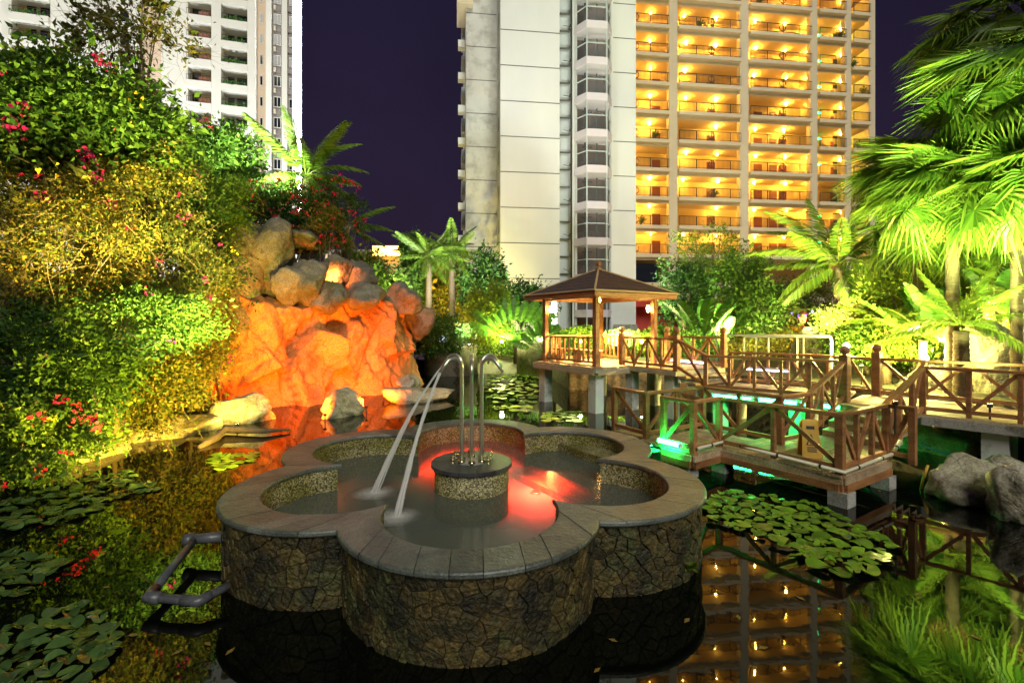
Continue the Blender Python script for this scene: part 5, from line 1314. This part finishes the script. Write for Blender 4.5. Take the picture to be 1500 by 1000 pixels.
# clipped hedge in lengths
def hedge(label, p0, p1, z1, depth, n, mat, leaf):
    a, b_ = Vector(p0), Vector(p1); d = (b_-a); q = d.normalized(); nn = Vector((-q.y,q.x,0)); mid_ = a.lerp(b_,.5)
    t = thing('hedge', label, 'hedge', (mid_.x, mid_.y, GZ), 'hedge lengths before the tower'); off = np.array(t.location)
    u, w, h = rng.random(n), rng.uniform(-.5,.5,n), rng.random(n)
    e = rng.integers(0,3,n); w = np.where(e == 0, -.5, w); h = np.where(e == 1, 1.0, h)
    c = np.array(a)[None]+u[:,None]*np.array(d)+w[:,None]*np.array(nn)*depth; c[:,2] = GZ+h*(z1-GZ)+rng.normal(0,.06,n)+.10*np.sin(u*9+a.x); c += rng.normal(size=(n,3))*.06
    link('foliage', quads_mesh('foliage', leaf_quads(c, leaf, .55, .1)-off, M[mat]), t)
    part(t, 'stem', MB().obox(a+nn*-depth*.38+ZUP*(GZ-.05), d, nn*depth*.76, ZUP*(z1-GZ-.12)), M['soil'])
for i, (x0, x1) in enumerate(((700,790),(790,880),(880,960),(960,1050),(1050,1150),(1150,1260))):
    lb = ['by the bamboo clump','left of the white lamp post','behind the pavilion','behind the landing newels','below the dark red lit shrub','before the red lanterns'][i]
    hedge('clipped green hedge length '+lb, W(x0,0,25.8-.3*i)*Vector((1,1,0)), W(x1,0,25.5-.3*i)*Vector((1,1,0)), 2.15+.12*(i % 2), 1.1, 6500, ('leaf_mid','leaf_lime','leaf_lime','leaf_mid','leaf_gold','leaf_gold')[i], .13)

# flowering bank on the left
def bank_plant(label, px, py, Y, rad, mat, n, leaf, **k):
    k['clumps'] = int(k.get('clumps',40)*.75); k.setdefault('spread', .175); k.setdefault('sprays', 34); n = int(n*1.25); leaf *= .86
    c = W(px,py,Y); z = min(bank_z(c.x,c.y), c.z-rad[2]*.6)
    return plant('flowering_shrub', label, 'shrub', c, rad, mat, n, leaf, base=(c.x,c.y,z), r0=.05, group='shrubs covering the left bank', **k)
mg, mr, rd, yl = 'magenta','maroon','red_fl','yellow_fl'
bank_plant('low shrub with pink blossoms hanging to the waterline', 40, 640, 7.9, (1.25,.8,.62), 'leaf_mid', 15000, .085, flowers=[(rd,22,.06,10)], clumps=40)
bank_plant('dark leafy shrub mound above the pink waterline blossoms', 55, 540, 8.6, (1.55,1.0,.95), 'leaf_dark', 20000, .095, flowers=[(rd,5,.05,8),(yl,3,.06,6)], clumps=44)
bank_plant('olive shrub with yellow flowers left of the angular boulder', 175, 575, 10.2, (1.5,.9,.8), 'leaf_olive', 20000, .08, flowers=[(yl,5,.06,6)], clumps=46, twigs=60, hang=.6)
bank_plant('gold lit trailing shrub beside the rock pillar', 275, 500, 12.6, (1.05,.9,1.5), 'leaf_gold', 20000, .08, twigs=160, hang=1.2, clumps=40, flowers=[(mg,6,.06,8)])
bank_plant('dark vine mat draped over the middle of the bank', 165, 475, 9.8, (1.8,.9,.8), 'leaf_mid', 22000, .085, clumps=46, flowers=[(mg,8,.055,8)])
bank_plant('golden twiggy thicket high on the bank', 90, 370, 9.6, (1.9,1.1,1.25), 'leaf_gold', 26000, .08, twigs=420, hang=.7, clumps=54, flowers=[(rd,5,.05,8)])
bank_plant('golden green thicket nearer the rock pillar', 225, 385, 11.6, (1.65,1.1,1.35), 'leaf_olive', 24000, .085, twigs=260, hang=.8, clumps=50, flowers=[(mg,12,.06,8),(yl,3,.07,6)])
bank_plant('tall gold green shrub under the upper tree', 60, 270, 10.2, (1.9,1.1,1.0), 'leaf_gold', 22000, .09, twigs=260, hang=.5, clumps=50, flowers=[(mr,22,.09,22),(yl,12,.09,8)])
bank_plant('green shrub with scattered yellow trumpet flowers', 175, 250, 11.4, (1.7,1.1,1.1), 'leaf_olive', 20000, .09, twigs=120, hang=.5, clumps=48, flowers=[(yl,12,.085,7),(mg,10,.06,8)])
bank_plant('shrub with magenta sprays below the pale trees', 270, 300, 14.0, (1.6,1.0,1.2), 'leaf_mid', 16000, .10, clumps=40, flowers=[(mg,14,.07,9)], twigs=60, hang=.5)
bank_plant('shrub climbing the back of the rock pillar', 320, 330, 16.2, (1.5,1.0,1.1), 'leaf_dark', 14000, .11, clumps=36, flowers=[(rd,8,.07,9)])
bank_plant('leafy vine hanging over the rock pillar', 322, 360, 14.6, (.55,.4,.65), 'leaf_dark', 5000, .085, clumps=16, flowers=[(rd,4,.06,8)])
bank_plant('gold lit trailing vine left of the waterfall face', 318, 470, 14.0, (.5,.4,1.1), 'leaf_gold', 6500, .075, twigs=120, hang=1.4, clumps=18)
bank_plant('bougainvillea with red blossoms above the long ledge rock', 425, 305, 18.2, (1.7,.9,.85), 'leaf_dark', 14000, .11, clumps=40, flowers=[(rd,60,.065,6)], twigs=60, hang=.2)
bank_plant('bougainvillea glowing red over the waterfall cleft', 470, 335, 17.6, (.95,.7,.75), 'leaf_olive', 7000, .10, clumps=24, flowers=[(rd,44,.065,6)], twigs=60, hang=.6)
bank_plant('arching bougainvillea spray with hot pink tips before the dark palm', 502, 300, 18.4, (1.0,.6,.9), 'leaf_dark', 1800, .10, clumps=16, flowers=[(rd,30,.075,9)], twigs=40, hang=.4)
bank_plant('dark shrub filling the gap behind the rock pillar', 365, 310, 19.5, (1.6,1.0,1.3), 'leaf_dark', 12000, .13, clumps=34)
bank_plant('dark leafy shrub closing the gap behind the golden thickets', 235, 385, 13.8, (2.0,.9,1.9), 'leaf_dark', 15000, .11, clumps=60)
c = W(70,165,10.3); plant('broadleaf_tree','bright green tree crowning the flowering bank','tree', c, (2.0,1.3,1.15), 'leaf_mid', 15000, .15, clumps=36, base=(c.x-.5,c.y+1.6,3.5), r0=.1, flowers=[(yl,5,.09,6),(mr,8,.07,14)])
c = W(165,190,11.0); plant('broadleaf_tree','green tree with drooping leaves right of the bank crown','tree', c, (1.5,1.1,1.0), 'leaf_mid', 9000, .16, clumps=26, base=(c.x,c.y+1,3.5), r0=.08)
c = W(185,60,12.6); plant('broadleaf_tree','thin airy tree with bare twigs against the ivory tower','tree', c, (1.9,1.0,1.7), 'leaf_olive', 2600, .15, clumps=34, spread=.10, base=(c.x-.3,c.y+1,3.5), r0=.07, twigs=420, hang=0, shell=.3)
c = W(285,222,18.5); plant('broadleaf_tree','young bright tree before the ivory tower balconies','tree', c, (1.15,1.0,1.35), 'leaf_mid', 6500, .17, clumps=24, base=(c.x,c.y,3.5), r0=.06, flowers=[(rd,7,.08,9)])
c = W(335,235,20); plant('broadleaf_tree','round bright tree between the young tree and the dark palm','tree', c, (1.35,1.0,1.3), 'leaf_mid', 7000, .18, clumps=24, base=(c.x,c.y,3.5), r0=.06, flowers=[(rd,6,.08,12)])

# ------------------------------------------------------------------ water lilies
def pad_mesh(r, mat):
    mb = MB(); n = 22; vs = [(0,0,.010)]; cut = R(random.uniform(6,16)); ph = random.uniform(0,6); cu = random.choice((.004,.008,.02))
    for i in range(n): a = cut+(2*math.pi-2*cut)*i/(n-1); vs.append((r*math.cos(a)*(1+.02*math.sin(4*a+ph)), r*math.sin(a)*(1+.02*math.sin(4*a+ph)), .012+cu*(1+math.sin(2*a+ph))+.003*math.sin(5*a)))
    k = len(vs); vs += [(x*.97,y*.97,z-.006) for x,y,z in vs[1:]]
    fs = [(0,i,i+1) for i in range(1,n)] + [(i,k+i-1,k+i,i+1) for i in range(1,n)]
    mb.add(vs, fs); return mb.mesh('lily_pad', M[mat], smooth=False)
def lilies(label, outline, n, rmin, rmax, mat, flat=1.0, overlap=.74):
    pts = [G(*p) for p in outline]; poly = [(p.x,p.y) for p in pts]; cx = sum(p[0] for p in poly)/len(poly); cy2 = sum(p[1] for p in poly)/len(poly)
    t = thing('water_lily', label, 'water lily', (cx,cy2,0), 'water lily patches'); ms = [pad_mesh(1, mat) for _ in range(8)]
    x0,x1 = min(p[0] for p in poly), max(p[0] for p in poly); y0,y1 = min(p[1] for p in poly), max(p[1] for p in poly)
    got = []; tries = 0
    while len(got) < n and tries < n*60:
        tries += 1; x, y = random.uniform(x0,x1), random.uniform(y0,y1)
        if not in_poly(np.array([x]), np.array([y]), poly)[0]: continue
        r = random.uniform(rmin, rmax)
        if any(math.hypot(x-a, y-b_) < (r+c)*overlap for a, b_, c in got): continue
        got.append((x,y,r)); link('pad', random.choice(ms), t, (x-cx, y-cy2, len(got)*.0004), (random.gauss(0,.035), random.gauss(0,.035), random.uniform(0,6.28)), (r,r*random.uniform(.88,1),1))
    return t
lilies('bright green lily patch between the fountain and the dock', [(1030,735),(1075,722),(1195,742),(1312,800),(1285,835),(1228,848),(1130,795),(1045,765)], 140, .06,.13,'pad')
lilies('dark lily patch under the flowering bank', [(0,735),(60,705),(190,690),(235,715),(150,745),(70,775),(0,790)], 60, .07,.14,'pad_dark')
lilies('small lily group left of the drain pipe', [(-20,815),(40,812),(98,825),(60,850),(30,878),(-20,880)], 26, .07,.12,'pad_dark')
lilies('silvery lily patch in the corner of the pond', [(-20,925),(60,900),(130,888),(175,935),(150,985),(90,1020),(-20,1010)], 55, .06,.105,'pad_dark')
lilies('sparse lily patch in the pond behind the spout pipes', [(715,548),(790,545),(788,580),(770,605),(716,600)], 130, .10,.2,'pad')
lilies('tiny lily group by the floating branch', [(305,668),(372,662),(375,678),(320,688)], 14, .10,.17,'pad')
lilies('lily group under the pavilion deck', [(795,606),(850,603),(848,618),(800,618)], 26, .10,.17,'pad')
lilies('lily group beneath the back of the low dock', [(900,632),(960,640),(955,655),(905,648)], 14, .07,.12,'pad')
# floating dead branch
br = [G(425,629,.06), G(385,631,.1), G(330,628,.12), G(318,640,.08), G(292,655,.02)]
whole('dead_branch', 'mossy dead branch floating by the olive boulder', 'branch', MB().tube(br, [.02,.06,.10,.09,.05], 8), M['bark'], True)

# fallen leaves drifting on the pond
LEAFM = quads_mesh('fallen_leaf', np.array([[[0,0,.004],[.045,.022,.008],[.10,0,.005],[.045,-.022,.008]]]), leafmat('fallen_leaf', [(.30,.16,.03),(.22,.18,.04)], .1))
for i, (px, py) in enumerate(((150,860),(215,740),(262,705),(300,940),(330,960),(205,930),(120,800),(870,985),(905,940),(1080,900),(1110,950),(1180,880),(1010,905),(1330,740),(1290,720),(1350,870),(1420,930),(250,960),(180,700),(1060,735))):
    tag(link('fallen_leaf', LEAFM, None, G(px,py,.0), (0,0,i*1.9), (.8+.05*(i % 7),)*3), 'single small yellow brown leaf floating on the dark pond', 'leaf', 'fallen leaves on the pond')

# ------------------------------------------------------------------ planters, lamps and small garden things
def planter(label, px0, px1, Y, ztop, group='round concrete planters'):
    a, b_ = W(px0,0,Y), W(px1,0,Y); c = a.lerp(b_,.5); r = (b_.x-a.x)/2
    t = thing('planter', label, 'planter', (c.x,c.y,0), group)
    part(t, 'wall', MB().lathe([(r,-.6),(r,ztop-.1),(r+.05,ztop-.1),(r+.05,ztop),(r-.15,ztop),(r-.15,ztop-.12)], 36, (c.x,c.y,0)), M['concrete'], True)
    part(t, 'soil', MB().lathe([(.01,ztop-.15),(r-.14,ztop-.12)], 36, (c.x,c.y,0)), M['soil'])
planter('round concrete planter right of the waterfall', 622, 700, 25.5, 1.55)
planter('round pale planter left of the pavilion', 757, 822, 25.0, 1.75)
mb = MB().obox(W(700,0,25.5)*Vector((1,1,0))-ZUP*.5, Vector((2.3,0,0)), Vector((0,.35,0)), ZUP*1.7)
whole('low_garden_wall', 'low concrete wall linking the two round planters', 'wall', mb, M['concrete'])
hr = thing('iron_handrail', 'dark iron handrail beside the pale planter', 'handrail', W(770,540,24.2)*Vector((1,1,0))+ZUP*GZ)
part(hr, 'rail', MB().tube([W(742,492,24.3), W(772,484,24.1)], .025, 8).tube([W(772,484,24.1), W(772,536,24.1)], .025, 8), M['iron'])
# fence and kiosk far behind the planter
kb = thing('gate_fence', 'dark iron gate fence under the royal palms', 'fence', W(660,0,36)*Vector((1,1,0))+ZUP*GZ)
a, b_ = W(640,0,36)*Vector((1,1,0)), W(690,0,36)*Vector((1,1,0))
part(kb, 'top_bar', MB().bar(a+ZUP*2.6, b_+ZUP*2.6, .08, .08), M['iron']); part(kb, 'bottom_bar', MB().bar(a+ZUP*1.1, b_+ZUP*1.1, .06, .06), M['iron'])
for i in range(9): part(kb, 'bar', MB().bar(a.lerp(b_,i/8)+ZUP*GZ, a.lerp(b_,i/8)+ZUP*2.65, .06, .06), M['iron'])
part(kb, 'lit_panel', MB().obox(W(644,0,37.5)*Vector((1,1,0))+ZUP*1.2, Vector((1.5,0,0)), Vector((0,.1,0)), ZUP*1.2), glow('pale_panel', (.75,.9,1.0), 1.2))

def add_light(t, name, kind, loc, energy, color, target=None, size=1.2, blend=.6, radius=.12):
    d = bpy.data.lights.new(name, kind); d.energy = energy; d.color = color
    try: d.shadow_soft_size = radius
    except Exception: pass
    o = bpy.data.objects.new(name, d); C.objects.link(o); o.parent = t
    o.location = Vector(loc)-Vector(t.location)
    if kind == 'SPOT':
        d.spot_size = size; d.spot_blend = blend
        o.rotation_euler = (Vector(target)-Vector(loc)).to_track_quat('-Z','Y').to_euler()
    return o
def flood(label, loc, target, energy, color, size=R(120), mat='g_yellow', group='garden floodlights', scale=.32, radius=.12):
    p = Vector(loc); d = (Vector(target)-p).normalized(); t = thing('floodlight', label, 'floodlight', p-ZUP*.12*scale, group)
    s = scale
    part(t, 'housing', MB().bar(p-d*.14*s, p-d*.01*s, .22*s, .16*s), M['iron'])
    part(t, 'lens', MB().bar(p-d*.012*s, p+d*.004*s, .19*s, .13*s), M[mat])
    part(t, 'stand', MB().bar(p-d*.08*s, p-d*.08*s-ZUP*(.26*s+.4), .07*s, .07*s), M['iron'])
    add_light(t, 'flood_beam', 'SPOT', p+d*.05*s, energy, color, target, size, .7, radius)
    return t
def bulb_lamp(label, p, zg, energy, color, mat='g_yellow', r=.07, group='garden bulbs', cat='lamp'):
    p = Vector(p); t = thing('garden_lamp', label, cat, (p.x,p.y,zg), group)
    part(t, 'stake', MB().tube([(p.x,p.y,zg-.1), (p.x,p.y,p.z-r)], .018, 8), M['iron'])
    part(t, 'bulb', MB().lathe([(.02,-r),(r*.8,-r*.6),(r,0),(r*.8,r*.6),(.015,r)], 12, p), M[mat], True)
    if energy: add_light(t, 'bulb_light', 'POINT', p+ZUP*(r+.1), energy, color, radius=.1)
    return t
YEL, GRN, ORA = (1.0,.74,.12), (.84,1.0,.33), (1.0,.18,.008)
# waterfall
flood('floodlight in the water washing the waterfall face orange', (-5.0,12.9,.2), (-7.5,15.3,.95), 1900, ORA, R(92), 'g_lantern')
flood('floodlight lighting the right half of the waterfall', (-4.25,14.1,.2), (-5.4,18.0,1.2), 3200, ORA, R(92), 'g_lantern')
flood('red floodlight tucked in the cleft above the waterfall', W(487,412,16.9), W(487,380,18.6), 320, (1.0,.20,.04), R(140), 'g_lantern', radius=.05)
# left bank
flood('yellow floodlight beside the angular boulder', (-6.6,11.6,.2), (-8.6,13.6,2.6), 260, YEL, R(124))
flood('added gold floodlight behind the fountain lobe washing the flowering bank', (-3.55,7.7,.3), W(130,400,10.0), 7000, (1,.64,.07), R(96))  # lamp added out of sight to lift the dim flowering bank
flood('added cool floodlight behind the fountain lobe aimed at the crown of the bank', (-3.35,8.1,.3), W(95,140,11.4), 10000, (.90,1.0,.42), R(46))  # second hidden lamp, put in to brighten the upper crowns
flood('added cool floodlight aimed at the young trees behind the waterfall', W(425,264,18.6), W(335,225,20.5), 2800, (.85,1.0,.60), R(130))  # lamp added above the shrubs to brighten the young trees
# right bank
flood('yellow green floodlight under the bright fan palm', (8.35,8.45,1.2), (10.6,11.8,5.6), 1900, GRN, R(76))
flood('yellow green floodlight aimed at the tallest fan palm', (8.9,7.75,1.2), (11.4,10.8,7.6), 8500, GRN, R(80))
flood('added floodlight clamped to the dock corner rail aimed at the tallest fan palm', (6.05,7.62,1.38), (11.6,11.2,7.6), 9500, (.74,1.0,.34), R(58))  # fixture added on the rail to light the dark upper fans
flood('added yellow floodlight between the corner newels and the lime tree', W(1262,535,12.4), W(1310,340,15.0), 1700, (1,.88,.22), R(140))  # lamp put in to brighten the lime foliage
flood('added yellow floodlight below the coconut palm', W(1200,470,15.6), W(1230,385,18.2), 4200, (1,.93,.35), R(120))  # lamp added so the coconut crown comes out bright
flood('added floodlight in the hedge aimed at the round green tree', W(1060,485,20.5), W(1060,385,26), 5500, (.95,1.0,.40), R(130))  # added lamp for the dim planting behind the pavilion
flood('floodlight on the planter washing the travellers palm', W(730,505,21.0), W(745,440,22.5), 1100, (.95,1,.28), R(140))
flood('yellow floodlight behind the gate fence', W(668,480,35.3), W(660,440,41), 3600, (1,.76,.12), R(140))
flood('added floodlight washing the trees right of the waterfall', W(590,470,24.5), W(600,385,30), 2600, (1,.92,.34), R(130))  # lamp added for the dark royal palms and nearby trees
for px, lb in ((735,'by the bamboo clump'),(850,'behind the pavilion'),(940,'behind the landing')):
    q = W(px,0,24.0); bulb_lamp('small yellow garden bulb at the hedge foot '+lb, (q.x,q.y,1.75), GZ, 280, (.95,1.0,.32))
bulb_lamp('star bright garden bulb behind the right railing', W(1355,524,12.0), GZ, 380, (1,.85,.25), r=.075)
bulb_lamp('star bright garden bulb behind the corner newel', W(1240,506,12.6), GZ, 900, (1,.82,.22), r=.075)
bulb_lamp('garden bulb glowing inside the cycad leaves', W(1385,497,12.4), GZ, 200, (1,.85,.25), r=.06)
bulb_lamp('garden bulb low among the far right trunks', W(1463,478,12.4), GZ, 350, (1,.8,.2), r=.06)
# red lanterns with fairy lights
for px, lb in ((1176,'left'),(1223,'right')):
    p = W(px,466,23.5); t = thing('lantern_post', 'red glowing lantern on a short post, '+('nearer the banana plants' if lb == 'left' else 'nearer the lime tree'), 'lantern', (p.x,p.y,GZ), 'red lanterns')
    part(t, 'post', MB().tube([(p.x,p.y,GZ-.1),(p.x,p.y,p.z-.2)], .05, 8), M['iron']); part(t, 'shade', MB().lathe([(.10,-.22),(.17,.05),(.06,.18)], 12, p), M['g_lantern'], True)
    part(t, 'roof', MB().lathe([(.30,.18),(.26,.24),(.03,.42)], 4, p), M['door'])
    add_light(t, 'lantern_light', 'POINT', p-ZUP*.1+Vector((0,-.4,0)), 90, (1,.20,.05))
fl = thing('fairy_lights', 'string of blue and violet fairy lights between the lanterns', 'string lights', W(1200,458,24))
pts = [W(1160+i*10, 459+4*math.sin(i*1.3), 24.2) for i in range(11)]
part(fl, 'wire', MB().tube(pts, .012, 4), M['iron'])
for p in pts: part(fl, 'bulb', MB().lathe([(.01,-.07),(.06,0),(.01,.07)], 8, p), M['g_fairy'])
# white lamp post behind the pavilion
p = W(812,0,23.0); zt, zb = W(0,436,23.0).z, W(0,475,23.0).z
t = thing('lamp_post', 'tall white tube lamp on a dark post behind the pavilion rail', 'lamp', (p.x,p.y,GZ))
part(t, 'post', MB().tube([(p.x,p.y,GZ-.1),(p.x,p.y,zb)], .09, 12), M['iron'], True)
part(t, 'lamp_tube', MB().lathe([(.10,zb),(.11,zb+.05),(.11,zt-.05),(.08,zt)], 14, (p.x,p.y,0)), M['g_lamp'], True)
part(t, 'cap', MB().lathe([(.13,zt),(.12,zt+.05),(.02,zt+.08)], 14, (p.x,p.y,0)), M['iron'], True)
# pavilion ceiling light
p = GCn+ZUP*3.42
t = thing('ceiling_lamp', 'warm lamp hanging under the pavilion roof', 'lamp', p)
part(t, 'rod', MB().tube([p, GCn+ZUP*4.3], .012, 6), M['iron']); part(t, 'bulb', MB().lathe([(.02,-.1),(.08,-.04),(.06,.05),(.02,.08)], 12, p), M['g_orange'], True)
add_light(t, 'ceiling_light', 'SPOT', p-ZUP*.12, 2200, (1,.58,.18), p-ZUP*2, R(132), .3, .1)
# hidden floodlights added to brighten the tower and gallery fronts
WH = (.92,.98,1.0)
for px, Y, tx, tz, e, lb in ((690,25.5,-2,30,15000,'below the left end of the white tower'),(790,24.6,3,30,15000,'below the lift shaft'),(905,24.2,10,32,14500,'below the right end of the white tower'),(1000,33,16,30,1800,'left below the gallery block'),(1120,34,24,30,1800,'in the middle below the gallery block'),(1250,35,36,30,1800,'right below the gallery block')):
    q = W(px,0,Y); flood('added white architectural floodlight '+lb, (q.x,q.y,1.5), (tx,42,tz), e, WH if e > 9000 else (1,.80,.45), R(125), 'g_lamp', 'added facade floodlights', 1.6, .5)
for x, y, tx, tz, e, lb in ((-64,44,-58,38,28000,'under the far end of the ivory tower'),(-50,47,-47,38,28000,'under the middle of the ivory tower'),(-34,52,-37,38,28000,'under the corner of the ivory tower')):
    flood('added white architectural floodlight '+lb, (x,y,1.5), (tx,66,tz), e, (.95,.98,1.0), R(125), 'g_lamp', 'added facade floodlights', 1.8, .5)

# a fern rooted in the basin wall
fp = lobe_pt(1, WR+.03, R(-22), .12)
ft_ = thing('wall_fern', 'small bright fern sprouting from the fountain wall above the waterline', 'fern', fp); q = []
for i in range(34):
    a = rng.uniform(0,6.28); d = np.array([math.cos(a)*.09, math.sin(a)*.09-.03, rng.uniform(-.02,.09)]); s_ = np.cross(d, [0,0,1])*.22
    q.append([np.zeros(3), d*.5+s_+[0,0,.012], d, d*.5-s_+[0,0,.012]])
link('fronds', quads_mesh('fronds', np.array(q), M['leaf_lime']), ft_)
